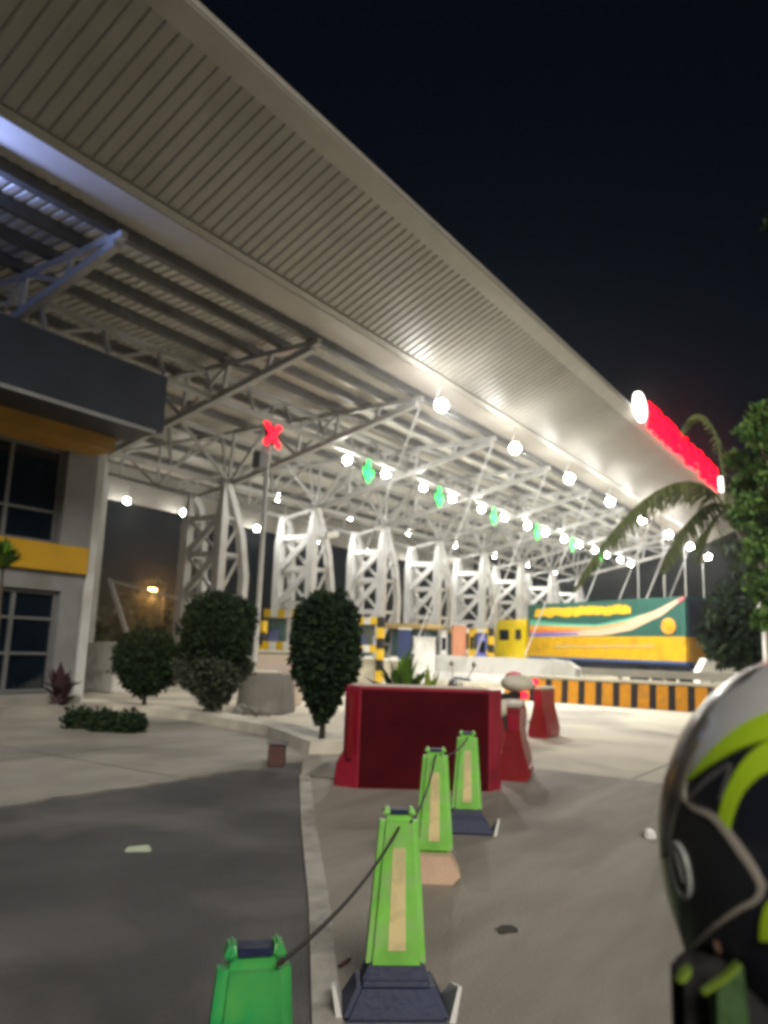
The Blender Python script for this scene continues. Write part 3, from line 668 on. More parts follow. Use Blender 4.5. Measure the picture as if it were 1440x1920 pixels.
for xx in (CX+1.1, .9, LEN-3.0, LEN-1.7):
    for yy in (.18, 1.95):
        b = MB(); b.lathe([(.3, 0), (.46, .02), (.5, .07), (.5, .25), (.46, .3), (.3, .3)], 22, (xx, yy-.05, .5), 'y'); wh = b.build('wheel', 'tyre', truck, smooth=40)
        b = MB(); b.lathe([(.05, .06), (.28, .02), (.29, .1), (.05, .12)], 18, (xx, yy-.06, .5), 'y'); b.build('rim', 'rim', wh, smooth=40)

# ------------------------------------------------------------------ plants
def leaf(b, p, s, rnd):
    d = Vector((rnd.gauss(0, 1), rnd.gauss(0, 1), rnd.gauss(0, .8))).normalized()
    u = d.orthogonal().normalized(); u.rotate(Matrix.Rotation(rnd.random()*6.28, 3, d)); w = d.cross(u)
    q = p+u*s; b.face([p-w*s*.02, p+u*s*.5-w*s*.3+d*s*.08, q, p+u*s*.5+w*s*.3+d*s*.08])
def crown(fn, n, s0, s1, seed):
    rnd = random.Random(seed); b = MB()
    for _ in range(n):
        p = fn(rnd); leaf(b, Vector(p), rnd.uniform(s0, s1), rnd)
    return b
def profile_fn(prof, lump, seed):            # prof: list of (z, radius); leaves sit mostly near the surface
    r0 = random.Random(seed); ph = [(r0.uniform(0, 6.28), r0.uniform(1.5, 4), r0.uniform(2, 6)) for _ in range(4)]
    zs = prof[0][0], prof[-1][0]
    def rad(z):
        for (a, ra), (c, rc) in zip(prof, prof[1:]):
            if a <= z <= c: return ra+(rc-ra)*(z-a)/(c-a)
        return prof[-1][1]
    rm = max(r_ for _, r_ in prof)
    def fn(rnd):
        if rnd.random() < .02:
            a = rnd.uniform(0, 6.28); z = rnd.uniform(zs[0]+.3*(zs[1]-zs[0]), zs[1]); r_ = rad(z)*rnd.uniform(1.0, 1.18); return (r_*math.cos(a), r_*math.sin(a), z+rnd.uniform(0, .06))
        while True:
            z = rnd.uniform(*zs)
            if rnd.random() < max(.15, rad(z)/rm): break
        a = rnd.uniform(0, 6.28); l = 1+lump*sum(math.sin(p_+k_*a+m_*z) for p_, k_, m_ in ph)/2
        r_ = rad(z)*l*(1-abs(rnd.gauss(0, .22))); return (r_*math.cos(a), r_*math.sin(a), z+rnd.gauss(0, .03))
    return fn
def clump_fn(clumps):
    def fn(rnd):
        c = rnd.choice(clumps); v = Vector((rnd.gauss(0, 1), rnd.gauss(0, 1), rnd.gauss(0, 1))).normalized()*rnd.random()**.45
        return (c[0]+v.x*c[3], c[1]+v.y*c[3], c[2]+v.z*c[3]*.75)
    return fn
def shrub(label, px, py, prof, n, seed, trunk, s=(.03, .12), m='shrub', group='dark clipped shrubs along the kerb', lump=.2):
    g = G(px, py); t = thing('clipped_shrub', label, 'shrub', (g.x, g.y, 0), 0, group)
    b = crown(profile_fn(prof, lump, seed), n*2, s[0], s[1], seed); b.lathe([(max(.02, r_*.5), z_) for z_, r_ in prof], 12); b.build('crown', m, t, normals=False)
    b = MB(); b.path([(0, 0, 0), (.02, .01, trunk*.5), (0, 0, trunk), (0, 0, prof[-1][0]*.7)], [.055, .045, .04, .02], 8); b.build('trunk', 'darkbark', t, smooth=60)
    return t
shrub('tall dark clipped shrub right in front of the red barrier end', 602, 1408, [(.42, .07), (.62, .17), (.85, .30), (1.1, .42), (1.6, .46), (2.0, .42), (2.2, .2)], 7500, 1, .5)
sh2 = shrub('wide two tier shrub with a paler lower half, second from the building', 398, 1352, [(1.12, .35), (1.25, .62), (1.55, .74), (1.95, .68), (2.25, .48), (2.40, .2)], 5500, 2, .4, lump=.16)
_b = crown(profile_fn([(.22, .1), (.45, .3), (.75, .55), (1.0, .66), (1.15, .6), (1.25, .3)], .16, 12), 7000, .05, .11, 12); _b.lathe([(.04, .24), (.2, .45), (.36, .8), (.42, 1.1), (.2, 1.2)], 12); _b.build('lower_crown', 'shrubpale', sh2, normals=False)
shrub('small rounded dark shrub nearest the building', 268, 1338, [(.38, .15), (.55, .42), (.85, .62), (1.2, .62), (1.5, .5), (1.68, .2)], 6000, 3, .4)
for i, (px, py, lab) in enumerate(((150, 1366, 'low dark ground bush below the pale kerb, left of three'), (196, 1372, 'low dark ground bush below the pale kerb, middle of three'), (243, 1374, 'low dark ground bush below the pale kerb, right of three'))):
    g = G(px, py); t = thing('low_bush', lab, 'bush', (g.x, g.y, 0), 0, 'low bushes below the kerb')
    b = crown(profile_fn([(.02, .2), (.12, .25), (.24, .2), (.30, .1)], .15, 40+i), 900, .05, .1, 40+i); b.build('foliage', 'shrub', t, normals=False)
    b = MB(); b.lathe([(.1, 0), (.14, .02), (.17, .16), (.15, .17)], 12); b.build('pot', 'brick', t, smooth=40)
def spiky(name, label, base, H, n, m, seed, spread, w, lean=None):
    rnd = random.Random(seed); t = thing(name, label, 'plant', base); b = MB()
    for i in range(n):
        a = rnd.uniform(0, 6.28); el = rnd.uniform(.35, 1.35); l = H*rnd.uniform(.6, 1); z0 = rnd.uniform(0, H*.45)
        d = Vector((math.cos(a)*math.cos(el)*spread, math.sin(a)*math.cos(el)*spread, math.sin(el)))
        sd = d.cross(Vector((0, 0, 1))).normalized()*w; p0 = Vector((0, 0, z0)); p1 = p0+d*l*.55; p2 = p0+d*l+Vector((0, 0, -.12*l))
        v = [b.bm.verts.new(q) for q in (p0-sd*.3, p0+sd*.3, p1+sd, p2, p1-sd)]
        b.bm.faces.new(v)
    b.build('leaves', m, t, normals=False)
    b = MB().path([(0, 0, 0), (.02, 0, H*.5)], [.03, .015], 6); b.build('stem', 'bark', t)
    return t
spiky('leafy_plant', 'dark purple leaved plant by the building entrance step', (D(110, 1320, 16.0).x, D(110, 1320, 16.0).y, 0), .85, 45, 'purple', 5, .7, .09)
g = D(752, 1290, 13.5); spiky('leafy_plant', 'green broad leaved plant behind the red box barrier', (g.x, g.y, 0), 1.32, 110, 'croton', 6, .62, .07)
g = D(803, 1290, 13.2); spiky('leafy_plant', 'small lime green plant behind the red box barrier', (g.x, g.y, 0), .98, 80, 'lime', 8, .5, .06)
g = D(8, 1040, 14.0); pw = spiky('leafy_plant', 'sprig of leaves in front of the yellow band', (g.x, g.y, 0), .6, 40, 'croton', 9, .9, .06)
b = MB().path([(0, 0, 0), (.1, .1, 1.5), (0, 0, g.z)], [.05, .04, .02], 8); b.build('tall_stem', 'bark', pw, smooth=60)
for ch in [o for o in bpy.data.objects if o.parent == pw and o.name.startswith('leaves')]: ch.location.z = g.z-.3

def tree(label, base, H, clumps, n, s, m, seed, limbs, group=None):
    t = thing('tree', label, 'tree', base, FACE, group)
    b = crown(clump_fn(clumps), n, s[0], s[1], seed); b.build('crown', m, t, normals=False)
    b = MB(); b.path([(0, 0, 0), (.1, .05, H*.3), (-.05, .1, H*.6), (0, .1, H*.85)], [.24, .19, .13, .05], 10)
    for c in limbs: b.path([(.02, .08, H*.4), (c[0]*.5, c[1]*.5, (H*.4+c[2])*.55), (c[0], c[1], c[2])], [.1, .07, .02], 7)
    b.build('trunk', 'bark', t, smooth=60); return t
# big tree at the right edge (local x to the viewer's right, y away, z up)
B = D(1495, 1240, 18.5); bz = Vector((B.x, B.y, 0))
def loc_of(px, py, Y, base):
    v = D(px, py, Y)-base; return (v.dot(EX), v.dot(EY), v.z)
cl = []; rnd = random.Random(21)
for (px, py, r_) in ((1405, 830, .45), (1430, 800, .55), (1388, 860, .3), (1425, 880, .55), (1455, 900, .7), (1412, 905, .4), (1420, 960, .6), (1440, 1010, .55), (1412, 945, .4), (1465, 850, .7), (1490, 930, .9), (1415, 1035, .4), (1480, 1020, .8), (1400, 790, .3), (1440, 1085, .35), (1415, 1110, .4), (1440, 1150, .45), (1405, 1165, .3), (1500, 840, .7), (1540, 900, .9), (1550, 1000, .9)):
    x_, y_, z_ = loc_of(px, py, 18.5, bz)
    cl.append((x_, y_+rnd.uniform(-.8, .8), z_, r_*.84))
tree('broad leafy green tree at the right edge, lit by the plaza lamps', bz, 6.5, cl, 6200, (.13, .26), 'tree', 22, [c[:3] for c in cl[::3]])
# darker trees behind
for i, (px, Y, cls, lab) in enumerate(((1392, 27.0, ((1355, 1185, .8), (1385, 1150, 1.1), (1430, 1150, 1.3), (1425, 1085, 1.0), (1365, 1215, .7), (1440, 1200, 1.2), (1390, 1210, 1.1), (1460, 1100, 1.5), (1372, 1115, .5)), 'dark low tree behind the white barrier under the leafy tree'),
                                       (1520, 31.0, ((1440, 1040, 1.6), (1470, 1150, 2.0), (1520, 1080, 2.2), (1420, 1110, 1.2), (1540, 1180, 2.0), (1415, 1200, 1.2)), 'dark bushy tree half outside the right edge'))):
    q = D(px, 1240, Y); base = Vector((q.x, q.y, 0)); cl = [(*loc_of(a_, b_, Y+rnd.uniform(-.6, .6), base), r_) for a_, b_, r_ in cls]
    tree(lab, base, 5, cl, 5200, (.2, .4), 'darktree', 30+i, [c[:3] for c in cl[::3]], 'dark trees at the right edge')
# coconut palm with fronds hanging in front of the roof end
PB = D(1445, 1240, 21.0); pbz = Vector((PB.x, PB.y, 0)); palm = thing('palm_tree', 'palm tree whose arching fronds hang in front of the roof end', 'palm', pbz, FACE)
cz = Vector(loc_of(1362, 955, 21.0, pbz))
b = MB(); b.path([(0, 0, 0), (.12, 0, cz.z*.35), (.02, 0, cz.z*.7), cz-Vector((0, 0, .1))], [.16, .12, .10, .09], 10); b.build('trunk', 'pbark', palm, smooth=60)
def frond(ctrl, nleaf, ll, seed, droop=.9):
    rnd = random.Random(seed); b = MB(); P = [Vector(c) for c in ctrl]
    def pt(t):
        a = [p_.copy() for p_ in P]
        while len(a) > 1: a = [u_.lerp(v_, t) for u_, v_ in zip(a, a[1:])]
        return a[0]
    b.path([pt(i/10) for i in range(11)], [.035*(1-i/12) for i in range(11)], 6)
    for i in range(nleaf):
        t = .1+.9*i/nleaf; p_ = pt(t); d = (pt(min(1, t+.02))-pt(max(0, t-.02))).normalized()
        side = d.cross(Vector((0, 0, 1))).normalized()
        for s_ in (-1, 1):
            l = ll*math.sin(math.pi*min(1, t*.85+.15))**.6*rnd.uniform(.8, 1.1)
            v = (side*s_*rnd.uniform(.5, .9)+d*.45+Vector((0, 0, -droop*rnd.uniform(.5, 1.2)))).normalized()
            wv = v.cross(side*s_+Vector((0, 0, .3)))*0+v.cross(side*s_+Vector((0, 0, .3))).normalized()*.045
            m_ = p_+v*l*.5+Vector((0, 0, -.02)); e = p_+v*l+Vector((0, 0, -.12*l))
            vs = [b.bm.verts.new(q) for q in (p_-wv*.6, p_+wv*.6, m_+wv, e, m_-wv)]; b.bm.faces.new(vs)
    return b.build('frond', 'frond', palm, normals=False)
Lc = lambda px, py, Y: Vector(loc_of(px, py, Y, pbz))
frond([cz, Lc(1300, 840, 20.6), Lc(1170, 930, 20.0), Lc(1075, 1110, 19.6)], 70, .95, 1)
frond([cz, Lc(1335, 920, 20.4), Lc(1280, 970, 20), Lc(1240, 1075, 19.6)], 55, .85, 2)
frond([cz, Lc(1350, 700, 21.5), Lc(1270, 780, 22), Lc(1282, 830, 22.4)], 36, .32, 4)
frond([cz, Lc(1420, 880, 21), Lc(1480, 900, 21), Lc(1520, 1050, 21)], 46, .8, 5)
frond([cz, Lc(1390, 860, 22), Lc(1430, 850, 23), Lc(1470, 960, 24)], 46, .8, 6)
frond([cz, Lc(1345, 960, 20), Lc(1330, 990, 19), Lc(1312, 1055, 18.5)], 50, .8, 7)
# an overhead branch poking in at the right edge
br = D(1462, 425, 9.5); brd = thing('roadside_tree', 'tree mostly out of view whose leafy branch pokes in high at the right edge', 'tree', br, FACE)
rb = random.Random(50); b = MB(); b.path([(2.5, .6, -.3), (1.2, .3, 0), (0, 0, .05), (-.15, 0, 0)], [.05, .035, .015, .006], 6); b.path([(3.6, .9, -br.z), (3.5, .85, -br.z*.5), (3.3, .75, -.6), (2.5, .6, -.3)], [.2, .16, .11, .05], 10); b.path([(3.3, .75, -.6), (3.5, .9, .6), (3.3, 1.0, 1.6)], [.1, .07, .03], 8); b.build('trunk', 'bark', brd, smooth=60)
b = crown(clump_fn([(-.05, 0, .03, .16), (.15, 0, .1, .2), (.4, .1, .1, .3)]), 80, .1, .2, 51)
for _ in range(1500):
    c_ = rb.choice([(2.9, .7, .3, .7), (3.6, 1.0, 1.0, .9), (3.3, .9, 1.8, .8), (4.2, .8, .5, .8)]); v_ = Vector((rb.gauss(0, 1), rb.gauss(0, 1), rb.gauss(0, 1))).normalized()*c_[3]*rb.random()**.45; leaf(b, Vector(c_[:3])+v_, rb.uniform(.12, .22), rb)
b.build('crown', 'darktree', brd, normals=False)
# far wood behind the plaza
b = crown(clump_fn([(rnd.uniform(-25, 190), 0, rnd.uniform(1.5, 6.0), rnd.uniform(2.2, 4.0)) for _ in range(95)]), 11000, .7, 1.5, 60)
for v in b.bm.verts: v.co.y = v.co.y*1.0 + 72
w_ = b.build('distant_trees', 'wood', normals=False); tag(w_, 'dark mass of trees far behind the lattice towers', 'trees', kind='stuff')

# ------------------------------------------------------------------ blocks by the kerb
q0, q1 = along_x(130, 1210, 15.6), along_x(250, 1205, 15.6)
wb = thing('white_block', 'square white concrete block with a bright right face beside the building', 'barrier', (14.0, 18.55, 0))
yl = along_x(128, 1210, 14.0).y-18.55
b = MB().box(0, .5, 0, yl, 0, 1.36, .03); b.build('block_body', 'white', wb)
b = MB().box(-.03, .53, -.05, yl*.40, .52, 1.40, .02); b.build('bright_panel', 'white', wb)
gb = thing('grey_block', 'dark grey concrete block with a pale top left of the tall shrub', 'block', G(440, 1338), FACE)
wdt = (G(545, 1341)-G(440, 1338)).length
b = MB().hexa([(0, 0, 0), (wdt*.86, 0, 0), (wdt, 1.0, 0), (.15, 1.1, 0), (.08, 0, .84), (wdt*.82, 0, .84), (wdt*.95, .9, .84), (.2, 1.0, .84)], .02); b.build('block_body', 'grey_block', gb)
b = MB().box(.28, .85, .1, .75, .842, .90, .02); b.build('pale_slab', 'cream_white', gb)
pb = thing('pale_box', 'pale pinkish box standing behind the dark grey block', 'box', (D(478, 1290, 19.5).x, D(478, 1290, 19.5).y, 0), FACE)
b = MB().box(0, 1.1, 0, .7, 0, 1.27, .03); b.build('box_body', 'pinkbox', pb)
b = MB().box(-.04, 1.14, -.04, .74, 1.272, 1.33, .01); b.build('lid', 'cream_white', pb)
rk = thing('debris_heap', 'low heap of dark stones on the kerb under the grey block', 'stones', (G(478, 1356).x, G(478, 1356).y, .0), FACE)
rs = random.Random(4); b = MB()
for i in range(9):
    q = bmesh.ops.create_icosphere(b.bm, subdivisions=1, radius=rs.uniform(.06, .14), matrix=Matrix.Translation((rs.uniform(-.35, .5), rs.uniform(-.15, .2), .18+rs.uniform(0, .05))))
    for v in q['verts']: v.co += Vector((rs.gauss(0, .02), rs.gauss(0, .02), rs.gauss(0, .015)))
b.build('stone', 'grey_block', rk)
bk = thing('kerb_block', 'small dark reddish block standing at the end of the pale kerb', 'block', G(516, 1440), FACE)
b = MB().box(-.10, .10, 0, .2, 0, .27, .015); b.build('block_body', 'brick', bk); b = MB().box(-.12, .12, -.02, .22, .272, .30, .005); b.build('cap', 'grey_block', bk)

# ------------------------------------------------------------------ red barriers
rbx = thing('red_box_barrier', 'large red box barrier with shade painted on its front, behind the green posts', 'barrier', G(668, 1479), FACE + R(3))
W = (G(912, 1480)-G(668, 1479)).length
b = MB(); c_, dp, Hh = .15, .5, 1.05
def ring(z, g_): return [(0, 0, z), (W, 0, z), (W+c_, c_, z), (W+c_, dp-c_, z), (W, dp+g_, z), (0, dp+g_, z), (-c_-g_, dp-c_, z), (-c_-g_, c_, z)]
rings = [ring(0, .09), ring(.22, .07), ring(.34, .0), ring(Hh-.05, .0), ring(Hh, -.02)]
vs = [[b.bm.verts.new(p_) for p_ in r_] for r_ in rings]
for a_, c2_ in zip(vs, vs[1:]):
    for k in range(8): b.bm.faces.new((a_[k], a_[(k+1) % 8], c2_[(k+1) % 8], c2_[k]))
b.bm.faces.new(vs[0][::-1]); b.bm.faces.new(vs[-1]); b.build('barrier_shell', 'red', rbx)
b = MB().box(.02, W-.02, -.012, -.001, .015, Hh-.03); b.build('front_panel', 'shaded_red', rbx)  # thin overlay that paints shade onto the shell front
b = MB().box(.03, W-.03, .02, dp-.02, Hh+.001, Hh+.012); b.build('top_lip', 'pinkbox', rbx)
b = MB().hexa([(-.115, .12-.09, .3), (-.075, .0, .3), (-.055, .03, .3), (-.10, .14, .3), (-.115, .03, .98), (-.075, .0, .98), (-.055, .03, .98), (-.1, .14, .98)]); b.build('end_groove', 'redplastic', rbx)
def make_jersey():
    t = thing('plastic_barrier', '', 'barrier', (0, 0, 0), 0, 'red plastic barriers on the road')
    prof = [(y_*.6, z_) for y_, z_ in [(-.27, 0), (-.29, .10), (-.26, .22), (-.17, .42), (-.12, .6), (-.13, .82), (.13, .82), (.12, .6), (.17, .42), (.26, .22), (.29, .10), (.27, 0)]]
    b = MB().prism([(0, y_, z_) for y_, z_ in prof], (0, 0, 0), (.8, 0, 0))
    b.build('barrier_shell', 'redplastic', t, smooth=40)
    b = MB().box(.0, .8, -.085, .085, .822, .87, .015); b.build('top_cap', 'cream_white', t)
    for ya_ in (-.19, .152): b = MB().box(.12, .68, ya_, ya_+.038, .03, .14); b.build('foot_rib', 'redplastic', t)
    b = MB().box(-.012, -.002, -.06, .06, .56, .74); b.build('reflector', 'red', t)
    return t
j = make_jersey(); ja = math.atan2(1.77, 4.95)
g = G(962, 1466); j.location = (g.x, g.y, .004); j.rotation_euler = (0, 0, ja); j['label'] = 'red plastic barrier nearest the viewer, right of the red box barrier'
g = G(1008, 1384); dup(j, (g.x, g.y, .004), 'red plastic barrier farthest up the row, near the striped barrier', ja-.25)
g = G(962, 1352); dup(j, (g.x, g.y, .004), 'red plastic barrier in the middle of the cluster, beside the pink marker post', ja-.1)
g = G(930, 1408); dup(j, (g.x, g.y, .004), 'red plastic barrier tucked behind the right end of the red box', ja+.3)
fl = thing('marker_post', 'pink marker post with a yellow stripe between the red plastic barriers', 'post', G(972, 1388), FACE)
b = MB().taper(0, 0, 0, 1.0, .12, .1, .1, .08, .01); b.build('post_body', 'pink', fl); b = MB().box(-.065, -.01, -.055, -.045, .35, .85); b.build('yellow_stripe', 'cream', fl)
b = MB().lathe([(.03, 0), (.14, .03), (.16, .1), (.12, .17), (.03, .2)], 14, (-.08, 0, .95)); b.build('pink_cap', 'pink', fl, smooth=50)

# ------------------------------------------------------------------ scooter
def make_scooter(label, body_m, loc, rz, group=None, mirrors=True):
    t = thing('scooter', label, 'scooter', loc, rz, group)          # local +x is the front
    for xx in (-.62, .62):
        b = MB(); b.lathe([(.15, -.05), (.21, -.055), (.25, -.02), (.25, .02), (.21, .055), (.15, .05)], 20, (xx, 0, .25), 'y'); wh = b.build('wheel', 'tyre', t, smooth=40)
        b = MB(); b.lathe([(.04, -.04), (.155, -.03), (.155, .03), (.04, .04)], 16, (xx, 0, .25), 'y'); b.build('rim', 'rim', wh, smooth=40)
    b = MB(); b.path([(-.78, 0, .62), (-.6, 0, .60), (-.3, 0, .55), (-.12, 0, .42), (.1, 0, .30), (.32, 0, .30)], [.05, .14, .17, .14, .10, .08], 14)
    b.path([(.34, 0, .30), (.44, 0, .55), (.50, 0, .82), (.50, 0, .95)], [.10, .16, .14, .08], 14); b.build('body', body_m, t, smooth=50)
    b = MB().hexa([(-.72, -.13, .70), (0, -.12, .66), (0, .12, .66), (-.72, .13, .70), (-.72, -.11, .80), (-.02, -.1, .74), (-.02, .1, .74), (-.72, .11, .80)], .03); b.build('seat', 'blackcloth', t, smooth=40)
    b = MB(); b.tube((.62, 0, .25), (.50, 0, .95), .03, n=8); b.path([(.42, -.28, 1.0), (.5, -.1, 1.02), (.5, .1, 1.02), (.42, .28, 1.0)], .018, 8); b.build('handlebar', 'dark', t, smooth=50)
    b = MB(); b.sphere((.58, 0, .92), .1, .7, 1, .9, 14); b.build('headlight', 'rim', t, smooth=60)
    for s_ in ((-1, 1) if mirrors else ()):
        b = MB(); b.tube((.44, .24*s_, 1.02), (.40, .34*s_, 1.2), .01, n=6); b.sphere((.40, .36*s_, 1.25), .07, .3, 1, .7, 12); b.build('mirror', body_m, t, smooth=60)
    b = MB().box(-.86, -.80, -.12, .12, .70, .80, .02); b.build('tail_lamp', 'taillight', t)
    b = MB(); b.path([(-.55, -.12, .3), (-.75, -.14, .34), (-.95, -.14, .38)], [.04, .06, .05], 10); b.build('exhaust', 'rim', t, smooth=50)
    return t
g = D(905, 1300, 13.2)
sc = make_scooter('white scooter with a lit red tail lamp behind the red box barrier', 'cream_white', (g.x, g.y, .0), HEAD + R(115))
b = MB(); b.sphere((-.70, 0, .95), .24, 1.35, .9, .62, 20); b.build('top_box', 'cream_white', sc, smooth=40)
b = MB().box(-1.05, -1.0, -.13, .13, .94, 1.02); b.build('box_lamp', 'taillight', sc)

# ------------------------------------------------------------------ green delineator posts
def make_post(label, g, base_m, rz=0., flap=True, H=.79, body='post_green'):
    t = thing('delineator_post', label, 'post', (g.x, g.y, .004), FACE + rz, 'green delineator posts')
    b = MB().taper(0, 0, .16, H-.03, .25, .13, .16, .085, .026)
    b.build('post_body', body, t, smooth=35)
    for s_ in (-1, 1): b = MB(); b.hexa([(s_*.072, -.034, H-.032), (s_*.040, -.034, H-.032), (s_*.040, .034, H-.032), (s_*.072, .034, H-.032), (s_*.058, -.028, H), (s_*.042, -.028, H), (s_*.042, .028, H), (s_*.058, .028, H)], .006); b.build('top_lug', body, t, smooth=35)
    b = MB().box(-.038, .038, -.026, .026, H-.029, H-.012); b.build('top_recess', 'blue_base', t)
    b = MB(); f = lambda z: -.0655+(-.0425+.0655)*(z-.16)/(H-.03-.16)-.003
    b.hexa([(-.036, f(.24), .24), (.036, f(.24), .24), (.036, f(.24)+.01, .24), (-.036, f(.24)+.01, .24), (-.026, f(H-.16), H-.16), (.026, f(H-.16), H-.16), (.026, f(H-.16)+.01, H-.16), (-.026, f(H-.16)+.01, H-.16)])
    b.build('reflective_stripe', 'cream', t)
    if base_m == 'blue_base':
        b = MB().taper(0, 0, 0, .13, .44, .30, .30, .18, .02).taper(0, 0, .125, .2, .28, .16, .2, .10, .01); b.build('base_block', base_m, t, smooth=35)
    else:
        b = MB().prism([(-.12, 0, .165), (.1, 0, .165), (.17, 0, .05), (.12, 0, 0), (-.14, 0, 0), (-.16, 0, .08)], (0, -.13, 0), (0, .13, 0)); b.build('base_block', base_m, t, smooth=25)
    if flap:
        for s_ in (-1, 1):
            b = MB().hexa([(s_*.21, -.13, .0), (s_*.235, -.13, .0), (s_*.235, .13, .0), (s_*.21, .13, .0), (s_*.245, -.12, .13), (s_*.26, -.12, .13), (s_*.255, .05, .08), (s_*.24, .05, .08)]); b.build('base_flap', 'white', t)
    return t
g1 = G(478, 1772, .78); g1 = Vector((g1.x, g1.y, 0))
make_post('green post cut off by the bottom of the photo', g1, 'pinkcream', R(14), False, .79, 'emerald')
g2 = G(738, 1893); make_post('large green post with cream stripe on a dark blue base, nearest whole one', g2, 'blue_base', R(4), True)
g3 = G(812, 1648); make_post('green post standing on a pale pinkish base', g3, 'pinkcream', R(-3), False, .82)
g4 = G(874, 1560); make_post('farthest green post, on a dark blue base beside the red box barrier', g4, 'blue_base', R(-2), True, .80)
def rope(label, a_, c_, sag):
    b = MB(); pts = []
    for i in range(13):
        t = i/12; p_ = a_.lerp(c_, t); p_.z -= sag*4*t*(1-t); pts.append(p_)
    b.path(pts, .006, 6); o = b.build('rope', 'rope', smooth=60); return tag(o, label, 'rope', 'ropes strung between the green posts')
up = lambda g_, z, dx=0: Vector((g_.x, g_.y, z)) + EX*dx - EY*.045
rope('dark rope from the bottom post to the large green post', up(g1, .76, .06), up(g2, .715, .0), .045)
rope('short rope between the large green post and the pinkish based post', up(g2, .74, .05), up(g3, .78), .06)
rope('short rope between the two farthest green posts', up(g3, .78, .03), up(g4, .76), .05)
# small things on the road
g = G(258, 1598); o = MB(); o.hexa([(-.09, -.02, .0), (.09, -.04, 0), (.1, .03, 0), (-.08, .04, 0), (-.08, -.01, .03), (.07, -.02, .045), (.08, .02, .04), (-.07, .03, .03)], .008)
tag(o.build('litter', 'litter', loc=(g.x, g.y, .005)), 'pale scrap of litter on the dark asphalt', 'litter').rotation_euler = (0, 0, FACE+.3)
g = G(1217, 1572); st_ = thing('road_stud', 'small white road stud beside the helmet visor', 'road stud', (g.x, g.y, .004), FACE)
b = MB().taper(0, 0, 0, .07, .10, .12, .07, .08, .012); b.build('stud_body', 'white', st_); b = MB().box(-.03, .03, -.058, -.05, .02, .05); b.build('reflector', 'white', st_)
g = G(647, 1810); o = MB(); o.hexa([(-.05, -.012, 0), (.05, .0, 0), (.05, .02, 0), (-.05, .01, 0), (-.05, -.01, .012), (.05, .0, .014), (.045, .02, .012), (-.05, .01, .01)], .003)
tag(o.build('dry_leaf', 'brick', loc=(g.x, g.y, .005)), 'brown dry leaf on the road beside the large green post', 'leaf').rotation_euler = (0, 0, FACE+1.0)
g = G(948, 1745); b = MB(); r_ = random.Random(9); b.face([(g.x+math.cos(a*.52)*.085*r_.uniform(.6, 1.2), g.y+math.sin(a*.52)*.06*r_.uniform(.6, 1.2), .009) for a in range(12)])
tag(b.build('oil_stain', 'barkdark'), kind='structure')

# ------------------------------------------------------------------ rider with helmet
HY = .75
hc = D(1545, 1600, HY); A_ = abs((D(1245, 1600, HY)-hc).dot(EX)); Bz = abs(D(1545, 1225, HY).z-hc.z)
rider = thing('person', 'rider in a black helmet with neon green curves at the right edge', 'person', (hc.x, hc.y, 0), FACE)
hz = hc.z; AX = Vector((A_, .135, Bz))
def to_local(P): v = P-Vector((hc.x, hc.y, 0)); return Vector((v.dot(EX), v.dot(EY), v.z))
HCL = Vector((0, 0, hz))
def on_helmet(px, py, k=1.0):
    o_ = to_local(CAM)-HCL; d = ray(px, py); d = Vector((d.dot(EX), d.dot(EY), d.z))
    S = Vector((1/(AX.x*k), 1/(AX.y*k), 1/(AX.z*k))); o2 = Vector((o_.x*S.x, o_.y*S.y, o_.z*S.z))
    d2 = Vector((d.x*S.x, d.y*S.y, d.z*S.z)); bb = o2.dot(d2); aa = d2.dot(d2); cc = o2.dot(o2)-1; disc = bb*bb-aa*cc
    if disc < 0: p_ = o2-d2*(bb/aa); p_ = p_.normalized()
    else: p_ = o2+d2*((-bb-math.sqrt(disc))/aa)
    return HCL+Vector((p_.x*AX.x*k, p_.y*AX.y*k, p_.z*AX.z*k))
def cr(c, t):                                 # Catmull-Rom through control points
    n_ = len(c)-1; f = min(n_-1e-6, t*n_); i = int(f); f -= i
    p_ = [Vector((*c[max(0, min(n_, j))], 0)) for j in (i-1, i, i+1, i+2)]
    return .5*((2*p_[1])+(p_[2]-p_[0])*f+(2*p_[0]-5*p_[1]+4*p_[2]-p_[3])*f*f+(3*p_[1]-p_[0]-3*p_[2]+p_[3])*f**3)
helmet = MB(); rows = []
for i in range(25):
    th = math.pi*i/24*.80; row = []
    for k in range(49):
        ph = 2*math.pi*k/48; row.append(HCL+Vector((AX.x*math.sin(th)*math.cos(ph), AX.y*math.sin(th)*math.sin(ph), AX.z*math.cos(th)))*1.0)
    rows.append(row)
helmet.grid([[HCL+(p_-HCL)*.985 for p_ in r_] for r_ in rows]); bmesh.ops.remove_doubles(helmet.bm, verts=helmet.bm.verts[:], dist=1e-5)
hel = helmet.build('helmet', 'helm', rider, smooth=60)
def patch(name, c0, c1, m, k=1.0, n_=22, mm=5):
    b = MB(); rows = []
    for j in range(mm+1):
        row = []
        for i in range(n_+1):
            a_, e_ = cr(c0, i/n_), cr(c1, i/n_); q = a_.lerp(e_, j/mm); row.append(on_helmet(q.x, q.y, k))
        rows.append(row)
    b.grid(rows); inner = [[HCL+(p_-HCL)*(.986/k) for p_ in r_] for r_ in rows]; b.grid(inner)
    for r0, r1 in ((rows[0], inner[0]), (rows[-1], inner[-1]), ([r_[0] for r_ in rows], [r_[0] for r_ in inner]), ([r_[-1] for r_ in rows], [r_[-1] for r_ in inner])): b.grid([r0, r1])
    bmesh.ops.remove_doubles(b.bm, verts=b.bm.verts[:], dist=1e-6)
    return b.build(name, m, hel, smooth=40)
